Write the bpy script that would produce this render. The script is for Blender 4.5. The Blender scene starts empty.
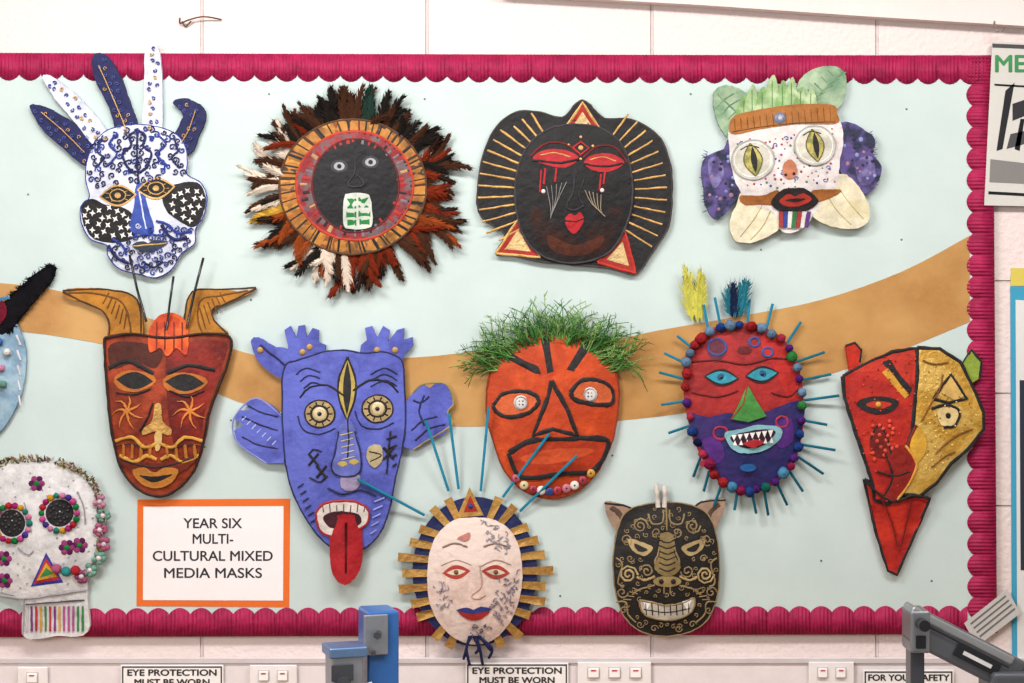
import bpy, math, random
from mathutils import Vector, Matrix
from mathutils.geometry import delaunay_2d_cdt
random.seed(7)
S=0.002; ZC=1.65; R=random
JR=random.Random(3)
pi=math.pi
scn=bpy.context.scene
scn.view_settings.view_transform='Standard'
scn.view_settings.look='None'

# ------------------------------------------------------------ materials
def lin(h):
    h=h.lstrip('#'); o=[]
    for i in (0,2,4):
        c=int(h[i:i+2],16)/255
        o.append(c/12.92 if c<=.04045 else ((c+.055)/1.055)**2.4)
    return (o[0],o[1],o[2],1)
_m={}
KP={'paint':(.6,.25,0,.3,.8,60),'paper':(.9,.1,0,.04,.1,60),'gold':(.42,.4,.25,.35,.8,110),'foil':(.5,.25,.1,.12,.5,22),
    'gloss':(.3,.4,0,.06,.05,60),'felt':(1,.05,0,.3,.9,500),'metal':(.38,.5,.7,.1,.08,40),'matte':(.9,.08,0,.25,.1,80)}
def M(hx,k='paint',h2=None,sc=30,lo=.45,hi=.55):
    key=(hx,k,h2,sc,lo,hi)
    if key in _m: return _m[key]
    m=bpy.data.materials.new('mat_%s_%s'%(k,hx)); m.use_nodes=True
    nt=m.node_tree; N=nt.nodes; L=nt.links; p=N['Principled BSDF']
    ro,sp,me,va,bu,bs=KP[k]
    p.inputs['Roughness'].default_value=ro; p.inputs['Specular IOR Level'].default_value=sp; p.inputs['Metallic'].default_value=me
    tc=N.new('ShaderNodeTexCoord')
    n=N.new('ShaderNodeTexNoise'); n.inputs['Scale'].default_value=26 if va>.05 else 9; n.inputs['Detail'].default_value=9; n.inputs['Roughness'].default_value=.72
    L.new(tc.outputs['Object'],n.inputs['Vector'])
    r=N.new('ShaderNodeValToRGB'); c=lin(hx)
    r.color_ramp.elements[0].position=.32; r.color_ramp.elements[1].position=.68
    r.color_ramp.elements[0].color=tuple(x*(1-va) for x in c[:3])+(1,)
    r.color_ramp.elements[1].color=tuple(min(1,x*(1+va*.8)+va*.01) for x in c[:3])+(1,)
    L.new(n.outputs['Fac'],r.inputs['Fac'])
    out=r.outputs['Color']
    if h2:
        n2=N.new('ShaderNodeTexNoise'); n2.inputs['Scale'].default_value=sc; n2.inputs['Detail'].default_value=6
        L.new(tc.outputs['Object'],n2.inputs['Vector'])
        mr=N.new('ShaderNodeMapRange'); mr.inputs['From Min'].default_value=lo; mr.inputs['From Max'].default_value=hi
        L.new(n2.outputs['Fac'],mr.inputs['Value'])
        mx=N.new('ShaderNodeMix'); mx.data_type='RGBA'
        L.new(mr.outputs['Result'],mx.inputs['Factor']); L.new(out,mx.inputs['A']); mx.inputs['B'].default_value=lin(h2)
        out=mx.outputs['Result']
    L.new(out,p.inputs['Base Color'])
    nb=N.new('ShaderNodeTexNoise'); nb.inputs['Scale'].default_value=bs; nb.inputs['Detail'].default_value=6
    L.new(tc.outputs['Object'],nb.inputs['Vector'])
    b=N.new('ShaderNodeBump'); b.inputs['Strength'].default_value=bu; b.inputs['Distance'].default_value=.004
    L.new(nb.outputs['Fac'],b.inputs['Height']); L.new(b.outputs['Normal'],p.inputs['Normal'])
    _m[key]=m; return m

# ------------------------------------------------------------ 2-D helpers
def cr(pts,closed=True,n=5):
    out=[]; k=len(pts)
    if k<3: return list(pts)
    rng=range(k) if closed else range(k-1)
    for i in rng:
        g=(lambda j:pts[j%k]) if closed else (lambda j:pts[max(0,min(k-1,j))])
        p0,p1,p2,p3=g(i-1),g(i),g(i+1),g(i+2)
        for s in range(n):
            t=s/n
            out.append(tuple(.5*((2*p1[a])+(-p0[a]+p2[a])*t+(2*p0[a]-5*p1[a]+4*p2[a]-p3[a])*t*t+(-p0[a]+3*p1[a]-3*p2[a]+p3[a])*t**3) for a in range(len(p1))))
    if not closed: out.append(tuple(pts[-1]))
    return out
def inside(x,y,P):
    c=False; n=len(P); j=n-1
    for i in range(n):
        if (P[i][1]>y)!=(P[j][1]>y) and x<(P[j][0]-P[i][0])*(y-P[i][1])/(P[j][1]-P[i][1])+P[i][0]: c=not c
        j=i
    return c
def ell(cx,cy,rx,ry,n=28,rot=0,a0=0,a1=360):
    o=[]; r=math.radians(rot); full=(a1-a0)>=360
    for i in range(n if full else n+1):
        a=math.radians(a0+(a1-a0)*i/n); x=rx*math.cos(a); y=-ry*math.sin(a)
        o.append((cx+x*math.cos(r)-y*math.sin(r),cy+x*math.sin(r)+y*math.cos(r)))
    return o
def alm(cx,cy,w,h,rot=0,n=10):
    o=[]; r=math.radians(rot)
    for i in range(n): t=i/n; o.append((-w/2+w*t,-h/2*math.sin(pi*t)))
    for i in range(n): t=i/n; o.append((w/2-w*t,h/2*math.sin(pi*t)))
    return [(cx+x*math.cos(r)-y*math.sin(r),cy+x*math.sin(r)+y*math.cos(r)) for x,y in o]
def dens(pts,st=6):
    o=[]
    for a,b in zip(pts,pts[1:]):
        n=max(1,int(math.dist(a[:2],b[:2])/st))
        for i in range(n): o.append(tuple(a[k]+(b[k]-a[k])*i/n for k in range(len(a))))
    o.append(tuple(pts[-1])); return o
def scatter(P,n,md,tries=5000,avoid=()):
    xs=[p[0] for p in P]; ys=[p[1] for p in P]; o=[]
    for _ in range(tries):
        if len(o)>=n: break
        x=R.uniform(min(xs),max(xs)); y=R.uniform(min(ys),max(ys))
        if inside(x,y,P) and all((x-a)**2+(y-b)**2>md*md for a,b in o) and all(((x-a)/r1)**2+((y-b)/r2)**2>1 for a,b,r1,r2 in avoid): o.append((x,y))
    return o

class B:
    def __init__(s,name,cx=0,cy=0,rx=1,ry=1,edge=.005,h=.0,base=.0138):
        s.name=name; s.c=(cx,cy,rx,ry,edge+(.004 if base==.0138 else 0),h); s.base=base; s.v=[]; s.f=[]; s.fm=[]; s.mats=[]; s.lift=0
    def hf(s,x,y):
        cx,cy,rx,ry,e,h=s.c
        return e+h*max(0,1-((x-cx)/rx)**2-((y-cy)/ry)**2)
    def mi(s,m):
        if m not in s.mats: s.mats.append(m)
        return s.mats.index(m)
    def V(s,x,y,h):
        s.v.append(((x-512)*S,-(s.base+h),ZC-(y-341.5)*S)); return len(s.v)-1
    def F(s,idx,m): s.f.append(idx); s.fm.append(s.mi(m))
    def P(s,pts,m,sm=True,th=None,g=7,hf=None,up=0,jit=.3):
        hf=hf or s.hf
        if sm:
            pts=cr(pts)
            pts=[(p[0]+JR.uniform(-jit,jit),p[1]+JR.uniform(-jit,jit)) for p in pts]
        s.lift+=.0003; top=s.lift+up
        co=[Vector((p[0],p[1])) for p in pts]; n=len(co)
        x0=min(p[0] for p in pts);x1=max(p[0] for p in pts);y0=min(p[1] for p in pts);y1=max(p[1] for p in pts)
        y=y0+g*.6
        while y<y1:
            x=x0+g*.6
            while x<x1:
                if inside(x,y,pts): co.append(Vector((x,y)))
                x+=g
            y+=g
        r=delaunay_2d_cdt(co,[],[list(range(n))],1,1e-3)
        vc,fc=r[0],r[2]
        ids=[s.V(p.x,p.y,hf(p.x,p.y)+top) for p in vc]
        ed={}
        for f in fc:
            a,b,c=[vc[i] for i in f[:3]]
            f=list(f)
            if (b.x-a.x)*(c.y-a.y)-(c.x-a.x)*(b.y-a.y)>0: f=f[::-1]
            s.F([ids[i] for i in f],m)
            for i in range(len(f)): ed[(f[i],f[(i+1)%len(f)])]=1
        for (a,b) in ed:
            if (b,a) in ed: continue
            pa,pb=vc[a],vc[b]
            ha,hb=hf(pa.x,pa.y)+top,hf(pb.x,pb.y)+top
            la,lb=(0,0) if th=='full' else (ha-(th or .0006),hb-(th or .0006))
            s.F([s.V(pa.x,pa.y,ha),s.V(pa.x,pa.y,la),s.V(pb.x,pb.y,lb),s.V(pb.x,pb.y,hb)],m)
    def base_card(s,pts,m,sm=True,g=6,**k): s.P(pts,m,sm,'full',g,jit=.45,**k)
    def E(s,cx,cy,rx,ry,m,rot=0,**k): s.P(ell(cx,cy,rx,ry,max(12,min(40,int(rx+ry))),rot),m,False,**k)
    def L(s,pts,w,m,sm=True,closed=False,hh=.0007,taper=False,up=0):
        if closed: pts=list(pts)+[pts[0]]
        if sm and len(pts)>2: pts=cr(pts,False,5)
        pts=dens(pts); n=len(pts); rows=[]
        jt=.28 if w>1.2 else .12
        if n>4: pts=[pts[0]]+[(p[0]+JR.uniform(-jt,jt),p[1]+JR.uniform(-jt,jt)) for p in pts[1:-1]]+[pts[-1]]
        for i,p in enumerate(pts):
            a=pts[max(0,i-1)]; b=pts[min(n-1,i+1)]
            dx,dy=b[0]-a[0],b[1]-a[1]; l=math.hypot(dx,dy) or 1; nx,ny=-dy/l,dx/l
            ww=w/2*JR.uniform(.8,1.18)
            if taper: ww*=max(.15,math.sin(pi*(i+.3)/(n-.4)) if taper==2 else 1-i/n)
            h=s.hf(p[0],p[1])+s.lift+up
            rows.append([s.V(p[0]+nx*ww*k,p[1]+ny*ww*k,h+hh*q) for k,q in ((-1,-.4),(-.75,.6),(0,1),(.75,.6),(1,-.4))])
        for a,b in zip(rows,rows[1:]):
            for j in range(4): s.F([a[j],a[j+1],b[j+1],b[j]],m)
    def D(s,cx,cy,r,m,hh=None,z=None,ry=None):
        hh=hh if hh is not None else r*S; ry=ry or r
        h0=(s.hf(cx,cy)+s.lift) if z is None else z
        n=12; rr=[]
        for k in range(4):
            a=k/4*pi/2
            rr.append([s.V(cx+r*math.cos(a)*math.cos(t*2*pi/n),cy-ry*math.cos(a)*math.sin(t*2*pi/n),h0-.0005+hh*math.sin(a)) for t in range(n)])
        for a,b in zip(rr,rr[1:]):
            for t in range(n): s.F([a[t],a[(t+1)%n],b[(t+1)%n],b[t]],m)
        s.F(rr[-1],m)
    def ball(s,cx,cy,r,m,z):
        n=12; rr=[]
        for k in range(8):
            a=-pi/2+k/7*pi
            rr.append([s.V(cx+r*JR.uniform(.85,1.12)*math.cos(a)*math.cos(t*2*pi/n),cy-r*JR.uniform(.85,1.12)*math.cos(a)*math.sin(t*2*pi/n),z+r*S*math.sin(a)*JR.uniform(.9,1.1)) for t in range(n)])
        for a,b in zip(rr,rr[1:]):
            for t in range(n): s.F([a[t],a[(t+1)%n],b[(t+1)%n],b[t]],m)
    def T(s,pts,r,m,sm=False,r2=None,n=7):
        if sm: pts=cr(pts,False,5)
        k=len(pts); rows=[]
        W=[Vector((p[0],p[1],p[2]/S)) for p in pts]
        for i,p in enumerate(W):
            d=(W[min(k-1,i+1)]-W[max(0,i-1)]).normalized()
            u=d.cross(Vector((0,0,1))); u=u.normalized() if u.length>1e-3 else Vector((1,0,0)); w=d.cross(u)
            rad=r if r2 is None else r+(r2-r)*i/(k-1)
            row=[]
            for t in range(n):
                q=p+rad*(u*math.cos(2*pi*t/n)+w*math.sin(2*pi*t/n)); row.append(s.V(q.x,q.y,q.z*S))
            rows.append(row)
        for a,b in zip(rows,rows[1:]):
            for t in range(n): s.F([a[t],a[(t+1)%n],b[(t+1)%n],b[t]],m)
        s.F(rows[0],m); s.F(rows[-1],m)
    def swirl(s,cx,cy,r,w,m,turns=1.4,rot=0,fl=1):
        pts=[]
        for i in range(16):
            t=i/15; a=math.radians(rot)+fl*t*turns*2*pi
            pts.append((cx+r*(1-t*.85)*math.cos(a),cy+r*(1-t*.85)*math.sin(a)))
        s.L(pts,w,m,False)
    def star(s,cx,cy,r,m,n=4,k=.35,rot=0):
        s.lift-=.0003
        s.P([(cx+(r if i%2==0 else r*k)*math.cos(rot+i*pi/n),cy+(r if i%2==0 else r*k)*math.sin(rot+i*pi/n)) for i in range(2*n)],m,False)
    def feather(s,x,y,ang,ln,w,m,m2=None,z0=.004,z1=.012,bend=None,fl=.25):
        bend=R.uniform(-.9,.9) if bend is None else bend
        sp=[]; px,py=x,y; n=30
        for i in range(n+1):
            a=math.radians(ang)+bend*(i/n); sp.append((px,py,a)); px+=ln/n*math.cos(a); py-=ln/n*math.sin(a)
        for side in (-1,1):
            gap=0
            for i in range(1,n+1):
                t=i/n; q=sp[i]
                prof=min(1,(t*3)**.6)*min(1,((1.03-t)*3.4))**.5
                if R.random()<.09: gap=R.randint(1,2)
                k=.6 if gap>0 else 1; gap-=1
                bl=(w*.5*prof*R.uniform(1-fl,1+fl)+.8)*k
                ba=q[2]+side*math.radians(44-18*t+R.uniform(-8,8)*fl*2)
                zz=z0+(z1-z0)*t
                wd=ln/n*1.4
                cx_,sx_=math.cos(q[2]),-math.sin(q[2])
                mx_,my_=q[0]+bl*.65*math.cos(ba),q[1]-bl*.65*math.sin(ba)
                ex,ey=q[0]+bl*1.45*math.cos(ba-side*.3),q[1]-bl*1.45*math.sin(ba-side*.3)
                mm=m2 if (m2 and t>.62) else m
                A=s.V(q[0]-cx_*wd*.5,q[1]-sx_*wd*.5,zz+.0006); Bv=s.V(q[0]+cx_*wd*.5,q[1]+sx_*wd*.5,zz+.0006)
                C=s.V(mx_+cx_*wd*.45,my_+sx_*wd*.45,zz+R.uniform(-.0004,.0008)); Dv=s.V(mx_-cx_*wd*.45,my_-sx_*wd*.45,zz+R.uniform(-.0004,.0008))
                E_=s.V(ex,ey,zz-.001+R.uniform(-.0006,.001))
                s.F([A,Bv,C,Dv],mm); s.F([Dv,C,E_],mm)
        s.T([(q[0],q[1],z0+(z1-z0)*i/n+.0008) for i,q in enumerate(sp)],.45,m,r2=.15,n=5)
    def done(s,loc=None):
        me=bpy.data.meshes.new(s.name); me.from_pydata(s.v,[],s.f)
        for m in s.mats: me.materials.append(m)
        me.polygons.foreach_set('material_index',s.fm)
        me.polygons.foreach_set('use_smooth',[True]*len(s.f))
        me.update()
        o=bpy.data.objects.new(s.name,me); scn.collection.objects.link(o); return o

BLK=M('#1b191b'); BLK2=M('#141216','gloss'); WHT=M('#e0dcd8'); GOLD=M('#bd9454','gold'); TEAL=M('#1a6c84','matte')

# ------------------------------------------------------------ generic boxes
def box(name,x0,x1,y0,y1,z0,z1,m,bev=0,parent=None,rot=None,loc=None):
    import bmesh
    bm=bmesh.new(); bmesh.ops.create_cube(bm,size=1)
    cx,cy,cz=(x0+x1)/2,(y0+y1)/2,(z0+z1)/2
    for v in bm.verts: v.co=Vector((v.co.x*(x1-x0),v.co.y*(y1-y0),v.co.z*(z1-z0)))
    if bev: bmesh.ops.bevel(bm,geom=bm.edges[:],offset=bev,segments=3,affect='EDGES',profile=.5)
    if rot: bmesh.ops.rotate(bm,verts=bm.verts,matrix=rot)
    for v in bm.verts: v.co+=Vector((cx,cy,cz))
    me=bpy.data.meshes.new(name); bm.to_mesh(me); bm.free(); me.materials.append(m)
    o=bpy.data.objects.new(name,me); scn.collection.objects.link(o)
    if parent: o.parent=parent
    return o
def cyl(name,c,r,d,axis,m,parent=None,n=28,r2=None):
    import bmesh
    bm=bmesh.new(); bmesh.ops.create_cone(bm,cap_ends=True,segments=n,radius1=r,radius2=r if r2 is None else r2,depth=d)
    q=Vector((0,0,1)).rotation_difference(Vector(axis)).to_matrix()
    for v in bm.verts: v.co=q@v.co+Vector(c)
    me=bpy.data.meshes.new(name); bm.to_mesh(me); bm.free(); me.materials.append(m)
    o=bpy.data.objects.new(name,me); scn.collection.objects.link(o)
    if parent: o.parent=parent
    return o
def empty(name):
    o=bpy.data.objects.new(name,None); scn.collection.objects.link(o); return o
def text(name,body,px,py,size,m,parent,h,wid=None,bold=0,align='CENTER'):
    """bold = extra stroke weight in px, made by stacking slightly shifted letters"""
    sh=[(0,0)] if not bold else [(-bold,0),(bold,0),(0,-bold*.7),(0,bold*.7)]
    for i,(dx,dy) in enumerate(sh):
        c=bpy.data.curves.new(name,'FONT'); c.body=body; c.size=size*S; c.align_x=align; c.align_y='CENTER'; c.extrude=.0002
        c.materials.append(m)
        o=bpy.data.objects.new(name,c); scn.collection.objects.link(o)
        o.rotation_euler=(pi/2,0,0); o.location=((px+dx-512)*S,-h-i*.00003,ZC-(py+dy-341.5)*S)
        if wid:
            bpy.context.view_layer.update(); o.scale.x=wid*S/max(1e-6,o.dimensions.x)
        o.parent=parent
X=lambda p:(p-512)*S
Z=lambda p:ZC-(p-341.5)*S

# ------------------------------------------------------------ room
def wallmat():
    m=bpy.data.materials.new('painted_blockwork'); m.use_nodes=True
    N=m.node_tree.nodes; L=m.node_tree.links; p=N['Principled BSDF']; p.inputs['Roughness'].default_value=.6; p.inputs['Specular IOR Level'].default_value=.3
    tc=N.new('ShaderNodeTexCoord'); sx=N.new('ShaderNodeSeparateXYZ'); cx=N.new('ShaderNodeCombineXYZ')
    L.new(tc.outputs['Object'],sx.inputs[0])
    a=N.new('ShaderNodeMath'); a.operation='ADD'; a.inputs[1].default_value=10*.45+.17+.225
    b=N.new('ShaderNodeMath'); b.operation='ADD'; b.inputs[1].default_value=.225*12-Z(57)
    L.new(sx.outputs['X'],a.inputs[0]); L.new(sx.outputs['Z'],b.inputs[0]); L.new(a.outputs[0],cx.inputs['X']); L.new(b.outputs[0],cx.inputs['Y'])
    br=N.new('ShaderNodeTexBrick'); L.new(cx.outputs[0],br.inputs['Vector'])
    br.inputs['Scale'].default_value=1; br.inputs['Brick Width'].default_value=.45; br.inputs['Row Height'].default_value=.225
    br.inputs['Mortar Size'].default_value=.004; br.inputs['Mortar Smooth'].default_value=.7
    br.inputs['Color1'].default_value=lin('#dccdca'); br.inputs['Color2'].default_value=lin('#d8c9c6'); br.inputs['Mortar'].default_value=lin('#cdbebc')
    L.new(br.outputs['Color'],p.inputs['Base Color'])
    n=N.new('ShaderNodeTexNoise'); n.inputs['Scale'].default_value=90; n.inputs['Detail'].default_value=6; L.new(tc.outputs['Object'],n.inputs['Vector'])
    bu=N.new('ShaderNodeBump'); bu.inputs['Strength'].default_value=.6; bu.inputs['Distance'].default_value=.005; L.new(n.outputs['Fac'],bu.inputs['Height'])
    b2=N.new('ShaderNodeBump'); b2.invert=True; b2.inputs['Strength'].default_value=.8; b2.inputs['Distance'].default_value=.005
    L.new(br.outputs['Fac'],b2.inputs['Height']); L.new(bu.outputs['Normal'],b2.inputs['Normal']); L.new(b2.outputs['Normal'],p.inputs['Normal'])
    return m
WM=wallmat()
box('wall_back',-2.6,2.6,0,.1,0,2.8,WM)
box('wall_left',-2.7,-2.6,-4.2,.1,0,2.8,M('#d8d0ca','paper'))
box('wall_right',2.6,2.7,-4.2,.1,0,2.8,M('#d8d0ca','paper'))
box('floor',-2.7,2.7,-4.2,.1,-.1,0,M('#7f776e','paper'))
box('ceiling',-2.7,2.7,-4.2,.1,2.8,2.9,M('#e6e3de','paper'))
b=B('trim_1',base=.0)
b.P([(500,-3),(700,8),(860,19),(1024,29),(1300,45),(1300,-40),(500,-40)],M('#dccdca','paper'),False,g=60,hf=lambda x,y:.03,th='full'); b.done()
wb=empty('workbench')
box('worktop',-2.2,2.2,-.66,-.001,.86,.90,M('#a07c55'),.004,wb)
for i,(x0,x1) in enumerate(((-2.15,-.75),(-.7,.7),(.75,2.15))): box('cabinet_%d'%i,x0,x1,-.6,-.02,0,.86,M('#c9c4bd','paper'),.004,wb)
t=empty('cable_trunking')
box('trunk_body',-2.2,2.2,-.022,-.0005,.905,Z(657),M('#dcd5d7','gloss'),.003,t)
box('trunk_lip',-2.2,2.2,-.026,-.0225,Z(661),Z(656),M('#c4bdc0','gloss'),.001,t)
def socket(x0,x1,y0,nsw):
    e=empty('switch_plate'); 
    box('plate',X(x0),X(x1),-.032,-.0265,Z(y0+42),Z(y0),M('#e2dddd','gloss'),.002,e)
    w=(x1-x0)/(nsw*2+1)
    for i in range(nsw):
        a=x0+w*(2*i+1)
        box('rocker_%d'%i,X(a),X(a+w),-.0375,-.0323,Z(y0+15),Z(y0+6),M('#eeebea','gloss'),.0012,e)
        box('surround_%d'%i,X(a-1),X(a+w+1),-.0327,-.0321,Z(y0+16),Z(y0+5),M('#bdb6b9','gloss'),0,e)
        box('indicator_%d'%i,X(a+w*.25),X(a+w*.75),-.0385,-.0376,Z(y0+8.5),Z(y0+7.3),M('#b02a2a','gloss'),0,e)
socket(22,52,664,1); socket(252,299,662,2); socket(577,650,659,3); socket(806,851,659,2)
def wsign(x0,x1,y0,lines,wd):
    e=empty('safety_sign'); Y0=.0295
    box('panel',X(x0),X(x1),-Y0,-.0265,Z(y0+34),Z(y0),M('#e9e7e7','gloss'),.001,e)
    bm=M('#2a2a2c','gloss')
    for n_,a,b_,c,d in (('border_top',x0+1.5,x1-1.5,y0+1.5,y0+2.8),('border_l',x0+1.5,x0+2.8,y0+1.5,y0+32),('border_r',x1-2.8,x1-1.5,y0+1.5,y0+32),('border_bottom',x0+1.5,x1-1.5,y0+31,y0+32)):
        box(n_,X(a),X(b_),-Y0-.0006,-Y0-.0001,Z(d),Z(c),bm,0,e)
    for i,(l,w) in enumerate(zip(lines,wd)): text('text_%d'%i,l,(x0+x1)/2,y0+8+9.5*i,8.6,bm,e,Y0+.0004,w,bold=.35)
wsign(124,226,662,['EYE PROTECTION','MUST BE WORN','IN THIS AREA'],[88,74,66])
wsign(466,568,660,['EYE PROTECTION','MUST BE WORN','IN THIS AREA'],[88,74,66])
wsign(860,950,667,['FOR YOUR SAFETY','WEAR GOGGLES'],[80,70])

# ------------------------------------------------------------ notice board
b=B('notice_board',base=.0004)
b.P([(-330,58),(985,60),(988,628),(-330,632)],M('#bccac8','paper',h2='#b4c3c1',sc=6,lo=.35,hi=.7),False,g=80,hf=lambda x,y:.0125-.0007,th='full'); b.done()
b=B('gold_paper_band',base=.0125)
up=[(-330,262),(-200,270),(-100,276),(0,283),(65,292),(150,318),(228,347),(300,362),(420,357),(470,352),(540,347),(620,338),(660,330),(740,316),(820,300),(900,272),(968,236)]
dn=[(968,322),(900,350),(820,377),(740,402),(660,416),(560,424),(440,426),(330,418),(240,402),(180,372),(110,346),(50,335),(0,330),(-100,322),(-330,312)]
gm=M('#a87a45','foil',h2='#ba9058',sc=5,lo=.38,hi=.62)
P_=cr(up,False,4)+cr(dn,False,4)
b.P(P_,gm,False,g=7,hf=lambda x,y:.0001+.0008*abs(math.sin(x*.05+y*.03))*abs(math.sin(x*.013+.4))*abs(math.sin(y*.04)),th='full'); b.done()
BM=M('#951344','paint')
def border(name,a0,a1,fo,fi,vert,sgn):
    b=B(name,base=.0126); x=a0; prev=None; p=21.3
    while x<=a1:
        h=.0011+.0009*math.sin(2*pi*x/3.6)
        o=fo(x); i=fi(x)+sgn*6.5*abs(math.sin(pi*x/p))**.7
        q=[b.V(*( (o,x) if vert else (x,o)),0),b.V(*( (o,x) if vert else (x,o)),h),b.V(*( (i,x) if vert else (x,i)),h),b.V(*( (i,x) if vert else (x,i)),0)]
        if prev:
            for k in range(3): b.F([prev[k],prev[k+1],q[k+1],q[k]],BM)
        prev=q; x+=.6
    return b.done()
border('border_trim',-330,984,lambda x:54+x*.003,lambda x:75+x*.004,False,1)
border('border_trim',-330,966,lambda x:636-x*.003,lambda x:614-x*.003,False,-1)
border('border_trim',57,632,lambda y:991+(y-57)*.007,lambda y:971+(y-57)*.002,True,-1)
b=B('board_pins',base=.0126)
for x,y in ((270,95),(448,240),(690,95),(905,110),(30,195),(232,420),(760,250),(612,455),(820,560),(930,580),(560,595),(425,100),(900,240),(252,300)): b.D(x,y,1.1,M('#6a6f70','metal'),.001,z=.0005)
b.done()
b=B('wire_hook',base=0)
b.T([(180,18,.0),(181,24,.008),(190,21,.012),(205,18,.014),(222,20,.004)],.8,M('#5b3a2a','metal'),sm=True); b.T([(183,22,.008),(186,27,.004),(192,22,.01)],.7,M('#5b3a2a','metal'),sm=True); b.done()
b=B('wire_hook',base=0)
b.T([(990,24,.03),(990,33,.038),(996,35,.04),(999,30,.035)],.9,M('#8b8078','metal'),sm=True); b.done()

# ------------------------------------------------------------ title sign
e=empty('display_title_sign')
def slab(name,pts,m,h,base,parent,g=40):
    b=B(name,base=base); b.P(pts,m,False,g=g,hf=lambda x,y:h-.0003,th='full'); o=b.done(); o.parent=parent; return o
slab('orange_card',[(139,499),(291,498),(290,606),(138,605)],M('#d4682e','paper'),.0008,.0127,e)
slab('white_paper',[(145,506),(284.5,505.5),(284,599.5),(144.5,599)],M('#e2dddf','paper'),.0006,.0136,e)
TM=M('#26282c','gloss')
for s_,x,y,w in (('YEAR SIX',214,523,58),('MULTI-',214,538.5,40),('CULTURAL MIXED',214,555.5,119),('MEDIA MASKS',214,572.5,97)): text('text',s_,x,y,14,TM,e,.0144,w,bold=.22)

# ============================================================ MASKS
# ---- 1 blue & white swirl mask with horns
W1=M('#c6cadb'); NV=M('#131848'); BL=M('#223382')
b=B('swirl_painted_mask',145,195,62,80,.006,.012)
hornN=[[(33,108),(47,108),(70,120),(98,142),(102,158),(88,167),(66,150),(45,130)],
       [(95,60),(103,55),(112,60),(124,80),(134,108),(142,136),(122,138),(112,110),(98,82)],
       [(175,104),(188,100),(202,106),(208,116),(202,135),(192,155),(172,148),(180,130),(185,116)]]
hornW=[[(46,80),(52,77),(62,83),(85,102),(108,130),(114,146),(100,150),(80,126),(58,100)],
       [(148,52),(155,45),(162,54),(165,90),(163,138),(146,137),(147,90)]]
for h in hornN: b.base_card(h,NV)
for h in hornW: b.base_card(h,W1)
b.lift=.001
f1=[(98,143),(110,132),(130,127),(152,127),(176,134),(188,148),(190,165),(190,176),(203,184),(209,198),(206,216),(198,230),(197,244),(184,254),(174,270),(159,278),(143,275),(122,269),(111,256),(110,246),(94,240),(85,225),(84,208),(93,198),(89,180),(91,160)]
b.base_card(f1,W1); b.L(f1,1.2,BL,True,True)
fore=[(96,146),(110,134),(150,129),(178,137),(188,152),(187,174),(168,180),(150,184),(130,184),(100,190),(92,176)]
b.P([(85,206),(96,200),(110,206),(130,210),(140,222),(138,238),(120,244),(98,240),(87,226)],BLK)
b.P([(166,196),(178,186),(200,184),(208,198),(205,216),(196,228),(182,222),(170,212)],BLK)
b.P([(140,188),(147,186),(151,205),(158,232),(147,236),(133,230),(138,208)],M('#344a98'))
b.L([(143,190),(146,210),(150,230)],1.6,W1); b.swirl(142,227,3,1.2,W1)
for x,y in scatter([(88,207),(110,208),(134,214),(134,236),(100,238),(88,224)],22,6.5): b.star(x,y,3.4,WHT,4,.4,R.random())
for x,y in scatter([(172,194),(198,188),(205,200),(196,224),(176,214)],18,6.5): b.star(x,y,3.4,WHT,4,.4,R.random())
for x,y,ro in ((122,197,-3),(160,190,-6)):
    b.P(alm(x,y,38,22,ro),GOLD,False); b.P(alm(x,y,34,18,ro),BLK,False); b.L(ell(x,y,8,6,16),1.3,GOLD,False,True); b.E(x,y,3.2,2.8,GOLD)
    for k in range(9): a=k*2*pi/9; b.L([(x+9*math.cos(a),y+5.5*math.sin(a)),(x+13*math.cos(a),y+7*math.sin(a))],.7,GOLD,False)
for x,y in scatter(fore,75,5.6): b.swirl(x,y,R.uniform(2.8,4),1.35,NV if R.random()<.6 else BL,1.2,R.uniform(0,360),R.choice((-1,1)))
for k in (-1,1):
    b.L([(141,132),(141+k*8,138),(141+k*6,148),(141+k*14,155),(141+k*10,168),(141+k*2,175)],2.4,NV)
    b.L([(141+k*20,136),(141+k*28,146),(141+k*20,156),(141+k*30,168)],2.2,BL)
    b.L([(141+k*36,140),(141+k*40,152),(141+k*34,160),(141+k*42,170)],2,NV)
b.L([(141,130),(141,160),(143,185)],2.2,NV)
for x,y in scatter([(112,246),(134,240),(165,228),(196,230),(192,245),(172,266),(158,275),(136,270),(116,262)],50,5.5,avoid=((154,246,20,6),)): b.swirl(x,y,R.uniform(2.6,3.8),1.25,BL if R.random()<.6 else NV,1.2,R.uniform(0,360),R.choice((-1,1)))
b.L([(112,246),(120,258),(132,264)],3.2,NV);b.L([(116,240),(126,246),(130,256)],2.5,BL); b.L([(165,226),(176,240),(190,238)],3,NV); b.L([(160,222),(172,226),(180,234),(194,232)],2.4,BL); b.L([(146,262),(156,268),(166,262)],2.2,NV)
b.P([(136,246),(146,242),(152,244),(158,241),(171,243),(160,251),(146,253)],M('#2b3640'),True); b.L([(137,247),(152,246),(170,244)],1.4,GOLD)
b.L([(134,239),(150,236),(168,237)],1.8,BL)
for c,n,mdl in ((hornN,W1,6),(hornW,NV,5)):
    for h in c:
        q=cr(h)
        for x,y in scatter(q,30,mdl): 
            if all(inside(x+dx,y+dy,q) for dx,dy in ((2.6,0),(-2.6,0),(0,2.6),(0,-2.6))): b.swirl(x,y,2.2,.7 if n is W1 else 1.15,(GOLD if R.random()<.35 else M('#4a5596')) if n is W1 else (GOLD if R.random()<.3 else BL),1,R.uniform(0,360))
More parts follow.
